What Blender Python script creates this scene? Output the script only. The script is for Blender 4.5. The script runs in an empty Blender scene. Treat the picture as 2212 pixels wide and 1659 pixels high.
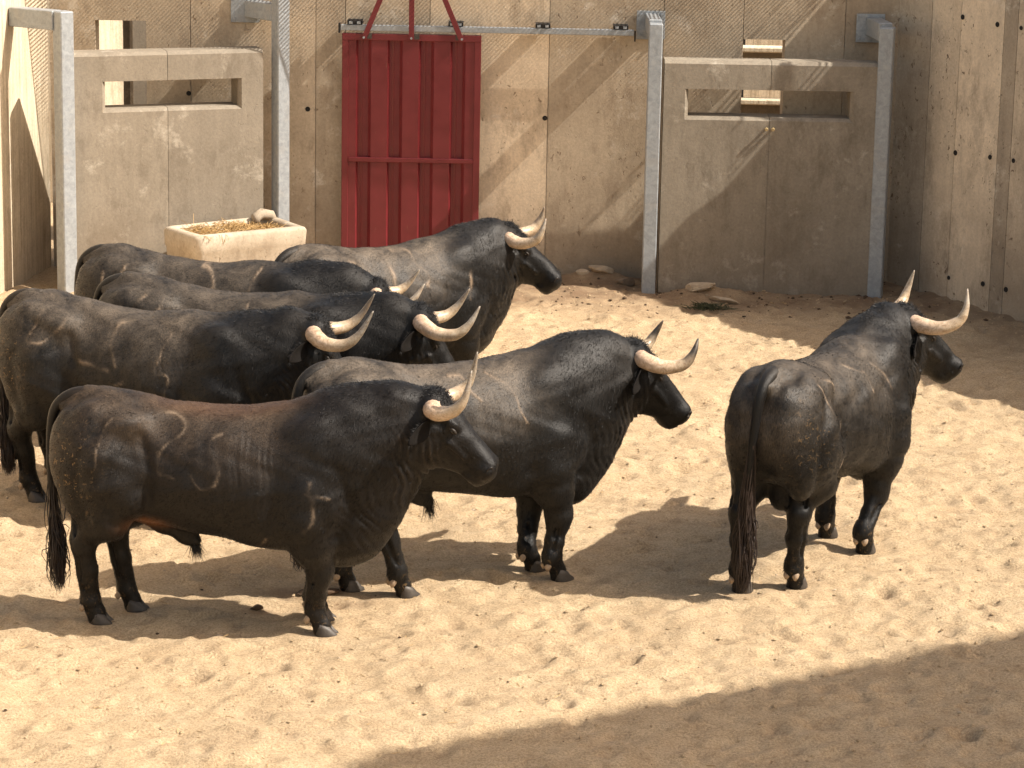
import bpy, math, random
import numpy as np
from mathutils import Vector, Matrix

random.seed(4)
rng = np.random.default_rng(4)
scene = bpy.context.scene
col = scene.collection
PI = math.pi

# ------------------------------------------------------------------ camera
CAM_H = 5.2
cam_d = bpy.data.cameras.new('camera')
cam = bpy.data.objects.new('camera', cam_d)
col.objects.link(cam)
_p, _r = math.radians(13.4), math.radians(1.1)
fwd = Vector((0, math.cos(_p), -math.sin(_p)))
r0 = Vector((1, 0, 0)); u0 = r0.cross(fwd)
rt = r0 * math.cos(_r) + u0 * math.sin(_r)
up = -r0 * math.sin(_r) + u0 * math.cos(_r)
M = Matrix((rt, up, -fwd)).transposed().to_4x4()
M.translation = Vector((0, 0, CAM_H))
cam.matrix_world = M
cam_d.sensor_width = 36.0
cam_d.lens = 36.0 * 6384.0 / 2212.0
cam_d.clip_start = 0.1
cam_d.clip_end = 500
scene.camera = cam

# ------------------------------------------------------------------ light
SUN = Vector((-1.0, 0.215, -1.03)).normalized()      # the way the light travels
sd = bpy.data.lights.new('sun', 'SUN')
sd.energy = 4.6
sd.angle = math.radians(0.53)
sd.color = (1.0, 0.93, 0.83)
so = bpy.data.objects.new('sun', sd)
so.rotation_euler = SUN.to_track_quat('-Z', 'Y').to_euler()
so.location = (30, -5, 30)
col.objects.link(so)
w = bpy.data.worlds.new('World')
scene.world = w
w.use_nodes = True
nt = w.node_tree
bg = nt.nodes['Background']
sky = nt.nodes.new('ShaderNodeTexSky')
sky.sky_type = 'NISHITA'
sky.sun_disc = False
sky.sun_elevation = math.asin(-SUN.z)
sky.sun_rotation = math.atan2(-SUN.x, -SUN.y)
sky.altitude = 300
sky.dust_density = 4.0
hz = nt.nodes.new('ShaderNodeMix'); hz.data_type = 'RGBA'; hz.blend_type = 'MULTIPLY'
hz.inputs[0].default_value = 1.0
hz.inputs[7].default_value = (1.16, 1.0, .80, 1)      # warm tint added to the sky so the shade turns warmer
nt.links.new(sky.outputs[0], hz.inputs[6])
nt.links.new(hz.outputs[2], bg.inputs[0])
bg.inputs[1].default_value = 0.125
scene.view_settings.view_transform = 'Standard'
scene.view_settings.look = 'None'
scene.view_settings.exposure = 0.84
scene.view_settings.gamma = 1.0
scene.view_settings.use_curve_mapping = False
scene.cycles.max_bounces = 6
scene.cycles.diffuse_bounces = 3

# ------------------------------------------------------------------ materials
class N:
    """tiny node helper"""
    def __init__(s, name):
        s.m = bpy.data.materials.new(name); s.m.use_nodes = True
        s.t = s.m.node_tree; s.b = s.t.nodes['Principled BSDF']
    def n(s, typ, **kw):
        o = s.t.nodes.new(typ)
        for k, v in kw.items():
            if k.startswith('i_'):
                o.inputs[k[2:]].default_value = v
            else:
                setattr(o, k, v)
        return o
    def l(s, a, b): s.t.links.new(a, b)
    def coord(s, scale=(1, 1, 1), kind='Object', rot=(0, 0, 0)):
        c = s.n('ShaderNodeTexCoord'); m = s.n('ShaderNodeMapping')
        m.inputs['Scale'].default_value = scale; m.inputs['Rotation'].default_value = rot
        s.l(c.outputs[kind], m.inputs[0]); return m.outputs[0]
    def noise(s, vec, scale, detail=4, rough=.55, dist=0):
        o = s.n('ShaderNodeTexNoise'); o.inputs['Scale'].default_value = scale
        o.inputs['Detail'].default_value = detail; o.inputs['Roughness'].default_value = rough
        o.inputs['Distortion'].default_value = dist
        s.l(vec, o.inputs['Vector']); return o.outputs[0]
    def ramp(s, fac, pts):
        o = s.n('ShaderNodeValToRGB'); e = o.color_ramp.elements
        e[0].position = pts[0][0]; e[0].color = c4(pts[0][1])
        e[1].position = pts[-1][0]; e[1].color = c4(pts[-1][1])
        for p, c in pts[1:-1]:
            q = e.new(p); q.color = c4(c)
        s.l(fac, o.inputs[0]); return o.outputs[0]
    def mix(s, fac, a, b, mode='MIX'):
        o = s.n('ShaderNodeMix', data_type='RGBA', blend_type=mode)
        for v, i in ((fac, 0), (a, 6), (b, 7)):
            if isinstance(v, (int, float)): o.inputs[i].default_value = v
            elif isinstance(v, tuple): o.inputs[i].default_value = c4(v)
            else: s.l(v, o.inputs[i])
        return o.outputs[2]
    def math(s, op, a, b=0.0):
        o = s.n('ShaderNodeMath', operation=op)
        for v, i in ((a, 0), (b, 1)):
            if isinstance(v, (int, float)): o.inputs[i].default_value = v
            else: s.l(v, o.inputs[i])
        return o.outputs[0]
    def bump(s, h, strength, dist, prev=None):
        o = s.n('ShaderNodeBump'); o.inputs['Strength'].default_value = strength
        o.inputs['Distance'].default_value = dist
        s.l(h, o.inputs['Height'])
        if prev is not None: s.l(prev, o.inputs['Normal'])
        return o.outputs[0]
    def attr(s, name):
        return s.n('ShaderNodeAttribute', attribute_name=name)
    def out(s, color=None, rough=None, normal=None, metal=None):
        for v, k in ((color, 'Base Color'), (rough, 'Roughness'), (normal, 'Normal'), (metal, 'Metallic')):
            if v is None: continue
            if isinstance(v, (int, float)): s.b.inputs[k].default_value = v
            elif isinstance(v, tuple): s.b.inputs[k].default_value = c4(v)
            else: s.l(v, s.b.inputs[k])
        return s.m

def c4(c):
    if isinstance(c, (int, float)): return (c, c, c, 1)
    return (c[0], c[1], c[2], 1)

def mat_concrete(name, lo, hi, pale, grain=1.0, board=0.0, pits=0.5, strk=.14, soilf=.45):
    s = N(name)
    oi = s.n('ShaderNodeObjectInfo')
    tc = s.n('ShaderNodeTexCoord')
    geo = s.n('ShaderNodeNewGeometry')
    def mapped(sc):
        m = s.n('ShaderNodeMapping'); m.inputs['Scale'].default_value = sc
        s.l(geo.outputs['Position'], m.inputs[0]); return m.outputs[0]
    P = mapped((1, 1, 1))
    big = s.noise(P, 1.1, 6, .66, .1)
    c = s.ramp(big, [(.3, lo), (.7, hi)])
    tone = s.ramp(oi.outputs['Random'], [(0, (.88, .87, .86)), (1, (1.09, 1.08, 1.06))])
    c = s.mix(1.0, c, tone, 'MULTIPLY')
    c = s.mix(1.0, c, oi.outputs['Color'], 'MULTIPLY')
    streak = s.noise(mapped((9, 9, .55)), 1.6, 5, .65)
    c = s.mix(strk, c, s.ramp(streak, [(.32, (.58, .54, .5)), (.62, (1.08, 1.06, 1.03))]), 'MULTIPLY')
    bl = s.noise(P, 2.6, 8, .74, .15)
    blf = s.ramp(bl, [(.57, 0.0), (.66, 1.0)])
    c = s.mix(s.math('MULTIPLY', blf, .55), c, pale)
    dk = s.noise(mapped((2.4, 2.4, 1.1)), 1.7, 9, .76, .1)
    c = s.mix(s.ramp(dk, [(.50, 0.0), (.66, .62)]), c, (lo[0]*.62, lo[1]*.58, lo[2]*.54))
    fine = s.noise(P, 46, 5, .7)
    c = s.mix(.35, c, s.ramp(fine, [(.35, .62), (.65, 1.18)]), 'MULTIPLY')
    # bug holes and scrapes
    pit = s.noise(mapped((14, 14, 9)), 1.6, 3, .75, .5)
    pitm = s.noise(P, 1.7, 2, .5)
    pf = s.math('MULTIPLY', s.ramp(pit, [(.62, 0.0), (.66, 1.0)]), s.ramp(pitm, [(.44, 0.0), (.54, 1.0)]))
    pf = s.math('MULTIPLY', pf, pits)
    c = s.mix(pf, c, (lo[0]*.42, lo[1]*.36, lo[2]*.3))
    # soil splashed up the foot of the wall
    sep = s.n('ShaderNodeSeparateXYZ'); s.l(geo.outputs['Position'], sep.inputs[0])
    h = s.math('ADD', sep.outputs[2], s.math('MULTIPLY', s.math('SUBTRACT', big, .5), 1.2))
    ft = s.ramp(h, [(.0, 1.0), (.75, 0.0)])
    c = s.mix(s.math('MULTIPLY', ft, soilf), c, (.19, .135, .085))
    nrm = s.bump(fine, .35 * grain, .006)
    nrm = s.bump(big, .5 * grain, .02, nrm)
    nrm = s.bump(pf, .6, -.006, nrm)
    if board:
        bd = s.noise(mapped((16, 16, .35)), 2.2, 6, .7)
        c = s.mix(board, c, s.ramp(bd, [(.36, (.55, .50, .44)), (.56, (1.1, 1.1, 1.1))]), 'MULTIPLY')
        nrm = s.bump(bd, .7 * board, .012, nrm)
    return s.out(c, .88, nrm)

M_wall = mat_concrete('concrete_wall', (.46, .372, .272), (.67, .565, .43), (.74, .665, .55), strk=.2, pits=.75)
M_right = mat_concrete('concrete_side', (.44, .375, .295), (.68, .585, .46), (.74, .66, .54), strk=.22, pits=1.0)
M_left = mat_concrete('concrete_boarded', (.60, .51, .38), (.72, .64, .50), (.76, .68, .55), board=.55, pits=.3, soilf=.2)
M_panel = mat_concrete('concrete_panel', (.222, .190, .146), (.305, .265, .210), (.50, .45, .37), grain=.7, pits=.25, strk=.2, soilf=.3)
M_troughc = mat_concrete('trough_concrete', (.40, .33, .245), (.54, .475, .38), (.62, .56, .46), pits=.6)

def mat_sand():
    s = N('sand')
    P = s.coord()
    big = s.noise(P, .55, 4, .6)
    mid = s.noise(P, 5.5, 6, .65)
    fine = s.noise(P, 75, 5, .75)
    gr = s.noise(P, 260, 3, .8)
    c = s.ramp(mid, [(.34, (.54, .395, .238)), (.50, (.62, .465, .288)), (.68, (.67, .515, .328))])
    c = s.mix(.6, c, s.ramp(big, [(.35, (.86, .85, .84)), (.65, (1.05, 1.04, 1.02))]), 'MULTIPLY')
    c = s.mix(.7, c, s.ramp(fine, [(.40, (.60, .54, .47)), (.58, (1.14, 1.14, 1.14))]), 'MULTIPLY')
    c = s.mix(.4, c, s.ramp(gr, [(.40, .50), (.60, 1.25)]), 'MULTIPLY')
    # dark organic flecks and soiled ground along the far wall
    fl = s.noise(P, 21, 2, .5)
    c = s.mix(s.ramp(fl, [(.73, 0.0), (.77, .75)]), c, (.22, .13, .06))
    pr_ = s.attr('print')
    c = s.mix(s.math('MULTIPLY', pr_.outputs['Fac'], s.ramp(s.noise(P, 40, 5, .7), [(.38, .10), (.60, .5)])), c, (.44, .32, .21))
    so_ = s.attr('soil')
    sm = s.math('MULTIPLY', so_.outputs['Fac'], s.ramp(s.noise(P, 3.2, 6, .7), [(.3, .35), (.6, 1.0)]))
    c = s.mix(sm, c, (.235, .15, .085))
    n = s.bump(gr, .5, .004)
    n = s.bump(fine, 1.0, .019, n)
    n = s.bump(mid, .4, .03, n)
    return s.out(c, .95, n)
M_sand = mat_sand()

def mat_galv(name='galvanised', tint=(.30, .32, .335)):
    s = N(name)
    P = s.coord()
    a = s.noise(P, 24, 5, .7, .5)
    b = s.noise(P, 3, 4, .6)
    c = s.ramp(a, [(.3, tuple(v * .78 for v in tint)), (.7, tuple(v * 1.22 for v in tint))])
    c = s.mix(s.ramp(b, [(.55, 0.0), (.75, .45)]), c, (.36, .30, .22))
    return s.out(c, s.ramp(a, [(.3, .42), (.7, .62)]), s.bump(a, .12, .003), .2)
M_galv = mat_galv()

def mat_paint(name, c0, rough=.42):
    s = N(name)
    P = s.coord()
    a = s.noise(P, 7, 6, .65)
    c = s.mix(.7, c0, s.ramp(a, [(.3, (.75, .75, .75)), (.7, (1.12, 1.1, 1.08))]), 'MULTIPLY')
    d = s.noise(s.coord((30, 30, 5)), 1.5, 5, .7)
    c = s.mix(s.ramp(d, [(.66, 0.0), (.76, .35)]), c, (.30, .20, .14))
    return s.out(c, s.ramp(a, [(.3, rough - .06), (.7, rough + .12)]), s.bump(a, .08, .004))
M_red = mat_paint('red_paint', (.145, .015, .018))

def mat_plain(name, c, rough=.8, nz=20, amt=.5):
    s = N(name); P = s.coord(); a = s.noise(P, nz, 5, .65)
    cc = s.mix(amt, c, s.ramp(a, [(.3, .55), (.7, 1.3)]), 'MULTIPLY')
    return s.out(cc, rough, s.bump(a, .3, .004))
M_dark = mat_plain('tie_hole_dark', (.012, .010, .009))
M_straw = mat_plain('straw', (.42, .27, .11), .8, 60)
M_stone = mat_plain('stone', (.42, .33, .23), .9, 18)
M_dung = mat_plain('dung', (.07, .04, .02), .9, 30)
M_weed = mat_plain('weed', (.045, .05, .02), .8, 30)
M_hair = mat_plain('black_hair', (.007, .006, .0055), .5, 60)
M_brush = mat_plain('tail_hair', (.024, .014, .010), .5, 30)
M_clay = mat_plain('hoof_horn', (.055, .045, .036), .55, 22, 1.0)
M_dew = mat_plain('dewclaw_horn', (.34, .25, .17), .5, 40, .6)
M_eye = N('eye').out((.006, .004, .003), .08)
M_nost = N('nostril_skin').out((.008, .005, .004), .3)
M_nrim = mat_plain('nostril_rim', (.016, .012, .010), .35, 60)
M_ear = mat_plain('ear_skin', (.009, .0075, .0065), .85, 60)
M_ear.node_tree.nodes['Principled BSDF'].inputs['Specular IOR Level'].default_value = .12
M_lid = mat_plain('eyelid_skin', (.020, .014, .010), .55, 60)

def mat_hide(name, base=(.0034, .0032, .0031), warm=(.155, .122, .090)):
    s = N(name)
    P = s.coord()
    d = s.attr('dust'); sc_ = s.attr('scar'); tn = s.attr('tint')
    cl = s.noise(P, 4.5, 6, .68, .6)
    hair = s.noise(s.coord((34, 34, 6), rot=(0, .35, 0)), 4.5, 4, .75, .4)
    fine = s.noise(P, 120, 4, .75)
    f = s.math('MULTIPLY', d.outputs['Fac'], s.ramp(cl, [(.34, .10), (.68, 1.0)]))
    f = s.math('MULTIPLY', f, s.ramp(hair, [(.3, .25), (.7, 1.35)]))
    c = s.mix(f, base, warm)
    c = s.mix(tn.outputs['Fac'], c, (.20, .085, .035))
    # dried dirt flecks on the quarters
    fl = s.ramp(s.noise(P, 38, 3, .6, 1.0), [(.60, 0.0), (.66, 1.0)])
    mk = s.attr('mud')
    c = s.mix(s.math('MULTIPLY', s.math('MULTIPLY', fl, mk.outputs['Fac']), .8), c, (.26, .16, .07))
    sf = s.math('MULTIPLY', sc_.outputs['Fac'], s.ramp(s.noise(P, 45, 3, .6), [(.3, .45), (.55, 1.0)]))
    c = s.mix(sf, c, (.30, .22, .15))
    n = s.bump(fine, .25, .003)
    n = s.bump(hair, .45, .007, n)
    n = s.bump(cl, .2, .012, n)
    n = s.bump(sc_.outputs['Fac'], .6, .008, n)
    r = s.ramp(cl, [(.3, .36), (.7, .56)])
    s.out(c, r, n)
    s.b.inputs['Specular IOR Level'].default_value = .28
    s.b.inputs['Sheen Weight'].default_value = .015
    s.b.inputs['Sheen Roughness'].default_value = .45
    s.b.inputs['Sheen Tint'].default_value = (.9, .85, .8, 1)
    return s.m
M_coat = mat_hide('black_coat_hair')
M_coat.node_tree.nodes['Principled BSDF'].inputs['Specular IOR Level'].default_value = .14
M_coatb = mat_hide('brown_coat_hair', (.0038, .0029, .0024), (.13, .088, .055))
M_coatb.node_tree.nodes['Principled BSDF'].inputs['Specular IOR Level'].default_value = .14
M_hide = mat_hide('black_hide')
M_hide_brown = mat_hide('brown_black_hide', (.0038, .0029, .0024), (.13, .088, .055))

def mat_horn():
    s = N('horn')
    a = s.attr('Col')
    P = s.coord()
    st = s.noise(P, 26, 6, .75, 2.0)
    c = s.mix(.85, a.outputs['Color'], s.ramp(st, [(.34, (.42, .31, .22)), (.50, (.86, .78, .70)), (.64, (1.08, 1.06, 1.04))]), 'MULTIPLY')
    s2 = s.noise(P, 9, 4, .6, .8)
    c = s.mix(s.ramp(s2, [(.50, 0.0), (.66, .45)]), c, (.25, .17, .11))
    s.out(c, .40, s.bump(st, .2, .003))
    s.b.inputs['Subsurface Weight'].default_value = .06
    s.b.inputs['Subsurface Radius'].default_value = (.02, .012, .008)
    return s.m
M_horn = mat_horn()

# ------------------------------------------------------------------ object helpers
def tag(o, label=None, cat=None, group=None, kind=None):
    if label: o['label'] = label
    if cat: o['category'] = cat
    if group: o['group'] = group
    if kind: o['kind'] = kind
    return o

def empty(name, loc=(0, 0, 0), rz=0.0, **kw):
    o = bpy.data.objects.new(name, None)
    o.empty_display_size = .2
    o.location = loc; o.rotation_euler = (0, 0, rz)
    col.objects.link(o)
    tag(o, **kw)
    return o

def link(name, me, mat, parent=None, smooth=False, **kw):
    o = bpy.data.objects.new(name, me)
    if mat is not None and not me.materials: me.materials.append(mat)
    if smooth:
        me.polygons.foreach_set('use_smooth', [True] * len(me.polygons))
    col.objects.link(o)
    if parent: o.parent = parent
    tag(o, **kw)
    return o

class MB:
    """collects boxes, prisms and tubes into one mesh"""
    def __init__(s): s.v = []; s.f = []
    def box(s, c, size, rz=0.0, bev=0.0):
        return s.obox(Vector(c), Vector((math.cos(rz), math.sin(rz), 0)), Vector((-math.sin(rz), math.cos(rz), 0)), Vector((0, 0, 1)), size, bev)
    def obox(s, c, ax, ay, az, size, bev=0.0):
        hx, hy, hz = size[0] / 2, size[1] / 2, size[2] / 2
        b0 = len(s.v)
        b = min(bev, hx * .9, hy * .9, hz * .9)
        if b <= 0:
            for i in (-1, 1):
                for j in (-1, 1):
                    for k in (-1, 1):
                        s.v.append(tuple(c + ax * hx * i + ay * hy * j + az * hz * k))
            for q in ((0, 1, 3, 2), (4, 6, 7, 5), (0, 4, 5, 1), (2, 3, 7, 6), (0, 2, 6, 4), (1, 5, 7, 3)):
                s.f.append(tuple(b0 + t for t in q))
            return s
        # chamfered box: 24 verts
        idx = {}
        for i in (-1, 1):
            for j in (-1, 1):
                for k in (-1, 1):
                    for m in range(3):
                        d = [hx, hy, hz]
                        for t in range(3):
                            if t != m: d[t] -= b
                        idx[(i, j, k, m)] = len(s.v)
                        s.v.append(tuple(c + ax * d[0] * i + ay * d[1] * j + az * d[2] * k))
        for m in range(3):
            for sg in (-1, 1):
                o = [t for t in range(3) if t != m]
                q = []
                for a, bb in ((-1, -1), (1, -1), (1, 1), (-1, 1)):
                    k = [0, 0, 0]; k[m] = sg; k[o[0]] = a; k[o[1]] = bb
                    q.append(idx[(k[0], k[1], k[2], m)])
                s.f.append(tuple(q))
        for m in range(3):          # edges along axis m
            o = [t for t in range(3) if t != m]
            for a in (-1, 1):
                for bb in (-1, 1):
                    k1 = [0, 0, 0]; k1[m] = -1; k1[o[0]] = a; k1[o[1]] = bb
                    k2 = list(k1); k2[m] = 1
                    s.f.append((idx[(*k1, o[0])], idx[(*k2, o[0])], idx[(*k2, o[1])], idx[(*k1, o[1])]))
        for i in (-1, 1):
            for j in (-1, 1):
                for k in (-1, 1):
                    s.f.append((idx[(i, j, k, 0)], idx[(i, j, k, 1)], idx[(i, j, k, 2)]))
        return s
    def bar(s, a, b, wd, dp, ref=(0, 0, 1), bev=0.0):
        a, b = Vector(a), Vector(b)
        ax = (b - a).normalized()
        r = Vector(ref)
        if abs(ax.dot(r)) > .95: r = Vector((0, 1, 0))
        ay = r.cross(ax).normalized(); az = ax.cross(ay)
        return s.obox((a + b) / 2, ax, ay, az, ((b - a).length, wd, dp), bev)
    def tube(s, pts, rad, n=8, caps=True):
        pts = [Vector(p) for p in pts]
        if isinstance(rad, (int, float)): rad = [rad] * len(pts)
        b0 = len(s.v); prev = None
        for i, p in enumerate(pts):
            t = (pts[min(i + 1, len(pts) - 1)] - pts[max(i - 1, 0)])
            t = t.normalized() if t.length > 1e-9 else Vector((0, 0, 1))
            if prev is None:
                r = Vector((0, 0, 1)) if abs(t.z) < .9 else Vector((1, 0, 0))
                x = t.cross(r).normalized()
            else:
                x = (prev - t * prev.dot(t)).normalized()
            prev = x; y = t.cross(x)
            for k in range(n):
                a = 2 * PI * k / n
                s.v.append(tuple(p + (x * math.cos(a) + y * math.sin(a)) * rad[i]))
        for i in range(len(pts) - 1):
            for k in range(n):
                k2 = (k + 1) % n
                s.f.append((b0 + i * n + k, b0 + i * n + k2, b0 + (i + 1) * n + k2, b0 + (i + 1) * n + k))
        if caps:
            s.f.append(tuple(b0 + k for k in range(n))[::-1])
            s.f.append(tuple(b0 + (len(pts) - 1) * n + k for k in range(n)))
        return s
    def mesh(s, name):
        me = bpy.data.meshes.new(name)
        me.from_pydata(s.v, [], s.f)
        me.update()
        import bmesh
        bm = bmesh.new(); bm.from_mesh(me)
        bmesh.ops.recalc_face_normals(bm, faces=bm.faces)
        bm.to_mesh(me); bm.free()
        return me
    def build(s, name, mat, parent=None, smooth=False, **kw):
        return link(name, s.mesh(name), mat, parent, smooth, **kw)

def catmull(P, n):
    P = np.array(P, float); m = len(P)
    ts = np.linspace(0, m - 1, n); out = []
    for t in ts:
        i = min(int(t), m - 2); f = t - i
        p0 = P[max(i - 1, 0)]; p1 = P[i]; p2 = P[i + 1]; p3 = P[min(i + 2, m - 1)]
        out.append(.5 * ((2 * p1) + (-p0 + p2) * f + (2 * p0 - 5 * p1 + 4 * p2 - p3) * f * f + (-p0 + 3 * p1 - 3 * p2 + p3) * f ** 3))
    return np.array(out)

# ------------------------------------------------------------------ the herd, laid out first (hooves mark the sand)
# name: scale, origin, heading, hoof spots in the world (front right, front left, hind right, hind left)
HERD = dict(
    A=dict(s=.98, o=(-1.575, 15.82), h=-4.5, feet=[(-1.06, 15.70), (-1.09, 15.98), (-2.33, 15.84), (-2.16, 16.08)]),
    B=dict(s=1.015, o=(-.31, 16.76), h=25, feet=[(.27, 16.80), (.12, 16.98), (-.63, 16.42), (-.96, 16.52)]),
    C=dict(s=1.01, o=(1.89, 17.26), h=62, feet=[(2.18, 17.47), (1.98, 17.80), (1.69, 16.72), (1.36, 16.62)]),
    D=dict(s=1.02, o=(-2.26, 18.02), h=-16, feet=[(-1.80, 17.66), (-1.68, 17.96), (-3.08, 18.33), (-2.98, 18.70)]),
    E=dict(s=1.03, o=(-1.70, 18.55), h=-12, feet=[(-1.24, 18.22), (-1.14, 18.52), (-2.46, 18.62), (-2.36, 18.9)]),
    F=dict(s=1.0, o=(-2.02, 19.75), h=-12, feet=[(-1.56, 19.42), (-1.46, 19.72), (-2.76, 19.82), (-2.66, 20.1)]),
    G=dict(s=.98, o=(-.88, 20.60), h=37, feet=[(-.36, 20.75), (-.58, 21.02), (-1.38, 20.02), (-1.56, 20.30)]),
)

# ------------------------------------------------------------------ sand
def vnoise(X, Y, cell, seed):
    r = np.random.default_rng(seed)
    n = 256
    T = r.random((n, n)).astype(np.float32)
    x = X / cell; y = Y / cell
    xi = np.floor(x).astype(int); yi = np.floor(y).astype(int)
    fx = x - xi; fy = y - yi
    fx = fx * fx * (3 - 2 * fx); fy = fy * fy * (3 - 2 * fy)
    a = T[yi % n, xi % n]; b = T[yi % n, (xi + 1) % n]
    c = T[(yi + 1) % n, xi % n]; d = T[(yi + 1) % n, (xi + 1) % n]
    return (a * (1 - fx) + b * fx) * (1 - fy) + (c * (1 - fx) + d * fx) * fy - .5

GX0, GX1, GY0, GY1 = -5.6, 8.4, 12.4, 26.3
DX, DY = .022, .024
nx = int((GX1 - GX0) / DX) + 1; ny = int((GY1 - GY0) / DY) + 1
gx = np.linspace(GX0, GX1, nx); gy = np.linspace(GY0, GY1, ny)
XX, YY = np.meshgrid(gx, gy)
wx = XX + .10 * vnoise(XX, YY, .35, 91); wy = YY + .10 * vnoise(XX, YY, .35, 92)
ZZ = (.055 * vnoise(wx, wy, .62, 1) + .044 * vnoise(wx, wy, .27, 2) + .030 * vnoise(wx + 3, wy, .13, 3)
      + .020 * vnoise(wx, wy, .065, 4) + .009 * vnoise(XX, YY, .036, 5))
def stamp(cx, cy, rad, depth, rim, ang=0.0, asp=1.0):
    R = rad * 2.3
    i0 = max(int((cx - R - GX0) / DX), 0); i1 = min(int((cx + R - GX0) / DX) + 2, nx)
    j0 = max(int((cy - R - GY0) / DY), 0); j1 = min(int((cy + R - GY0) / DY) + 2, ny)
    if i0 >= i1 or j0 >= j1: return
    x = XX[j0:j1, i0:i1] - cx; y = YY[j0:j1, i0:i1] - cy
    u = (x * math.cos(ang) + y * math.sin(ang)) / asp; v = -x * math.sin(ang) + y * math.cos(ang)
    d = np.sqrt(u * u + v * v) / rad
    ZZ[j0:j1, i0:i1] += -depth * np.exp(-(d / .62) ** 4) + rim * np.exp(-((d - 1.12) / .33) ** 2)
for k in range(2600):
    stamp(rng.uniform(GX0, GX1), rng.uniform(GY0, GY1), rng.uniform(.03, .08), rng.uniform(.004, .016), rng.uniform(.0, .005), rng.uniform(0, PI), rng.uniform(1, 2.2))
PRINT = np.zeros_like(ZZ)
for k in range(2100):                       # old hoofprints, the sand colour mixed browner inside them
    cx, cy = rng.uniform(GX0, GX1), rng.uniform(GY0, GY1)
    rad, asp, an = rng.uniform(.055, .085), rng.uniform(1.0, 1.7), rng.uniform(-.7, .7)
    stamp(cx, cy, rad, rng.uniform(.014, .030), rng.uniform(.003, .009), an, asp)
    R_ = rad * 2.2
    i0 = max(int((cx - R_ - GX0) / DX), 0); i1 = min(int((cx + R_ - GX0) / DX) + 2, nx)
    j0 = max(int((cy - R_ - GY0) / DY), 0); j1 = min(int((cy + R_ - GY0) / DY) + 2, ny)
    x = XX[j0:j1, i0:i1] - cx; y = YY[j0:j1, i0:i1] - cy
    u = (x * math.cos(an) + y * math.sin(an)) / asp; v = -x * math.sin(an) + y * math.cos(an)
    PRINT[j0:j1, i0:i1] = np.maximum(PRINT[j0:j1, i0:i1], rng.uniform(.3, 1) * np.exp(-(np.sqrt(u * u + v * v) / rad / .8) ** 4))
ALL_FEET = [f for b in HERD.values() for f in b['feet']]
for fx, fy in ALL_FEET:
    d = np.sqrt((XX - fx) ** 2 + (YY - fy) ** 2)
    k = np.exp(-(d / .17) ** 4)
    ZZ = ZZ * (1 - k) + k * .006
    ZZ += .014 * np.exp(-((d - .15) / .05) ** 2) * (.5 + vnoise(XX, YY, .09, 11))
# sand heaped against the far wall, flat soiled strip
bank = np.clip((YY - 24.7) / 1.2, 0, 1)
ZZ = ZZ * (1 - .45 * bank) + .03 * bank * (.6 + vnoise(XX, YY, .5, 21))
hill = np.exp(-((XX - 1.62) / .26) ** 2 - ((YY - 25.18) / .16) ** 2) * .10 + np.exp(-((XX - .75) / .3) ** 2 - ((YY - 25.75) / .14) ** 2) * .09
ZZ += hill
soil = np.clip((YY - 24.35 - .45 * vnoise(XX, YY, .9, 31)) / .7, 0, 1) * np.clip((XX + 1.9 + .6 * vnoise(XX, YY, .5, 37)) / 1.5, 0.25, 1)
# ground by the side wall
sw = (XX - (3.32 + .716 * (25.94 - YY)))
soil = np.maximum(soil, np.clip((sw + 1.3 + .7 * vnoise(XX, YY, .7, 32)) / 1.0, 0, 1) * .8)
for cx, cy, rx, ry, a in ((-1.12, 16.48, .34, .13, 1.0), (-1.0, 16.3, .22, .08, .8), (-1.42, 16.12, .12, .06, .9), (1.9, 25.0, .35, .25, 1), (.8, 25.5, .5, .3, .8)):
    soil = np.maximum(soil, a * np.exp(-((XX - cx) / rx) ** 2 - ((YY - cy) / ry) ** 2))

def ground_z(x, y):
    i = int(round((x - GX0) / DX)); j = int(round((y - GY0) / DY))
    if 0 <= i < nx and 0 <= j < ny: return float(ZZ[j, i])
    return 0.0

verts = np.stack([XX, YY, ZZ], -1).reshape(-1, 3)
ii, jj = np.meshgrid(np.arange(nx - 1), np.arange(ny - 1))
a = (jj * nx + ii).ravel()
quads = np.stack([a, a + 1, a + nx + 1, a + nx], -1)
def mesh_np(name, v, q, smooth=True):
    me = bpy.data.meshes.new(name)
    me.vertices.add(len(v)); me.vertices.foreach_set('co', np.ascontiguousarray(v, dtype=np.float32).ravel())
    me.loops.add(q.size); me.loops.foreach_set('vertex_index', np.ascontiguousarray(q, dtype=np.int32).ravel())
    me.polygons.add(len(q))
    me.polygons.foreach_set('loop_start', np.arange(0, q.size, q.shape[1], dtype=np.int32))
    me.polygons.foreach_set('use_smooth', np.full(len(q), smooth))
    me.update(calc_edges=True); me.validate()
    return me
# coarse skirt out to the far distance, joined in the same sheet
nv = len(verts)
def ring_idx():
    b = [i for i in range(0, nx)]
    r = [j * nx + nx - 1 for j in range(1, ny)]
    t = [(ny - 1) * nx + i for i in range(nx - 2, -1, -1)]
    l = [j * nx for j in range(ny - 2, 0, -1)]
    return np.array(b + r + t + l)
ring = ring_idx()
rc = verts[ring]
cx0, cy0 = (GX0 + GX1) / 2, (GY0 + GY1) / 2
outs = []
prev = ring; extra = []; eq = []
base = nv
for sc_, z in ((1.25, 0.0), (12.0, -.02)):
    p = rc.copy(); p[:, 0] = cx0 + (rc[:, 0] - cx0) * sc_; p[:, 1] = cy0 + (rc[:, 1] - cy0) * sc_; p[:, 2] = z
    idx = np.arange(base, base + len(ring)); base += len(ring)
    extra.append(p)
    n_ = len(ring)
    for k in range(n_):
        k2 = (k + 1) % n_
        eq.append((prev[k], idx[k], idx[k2], prev[k2]))
    prev = idx
allv = np.concatenate([verts] + extra)
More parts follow.
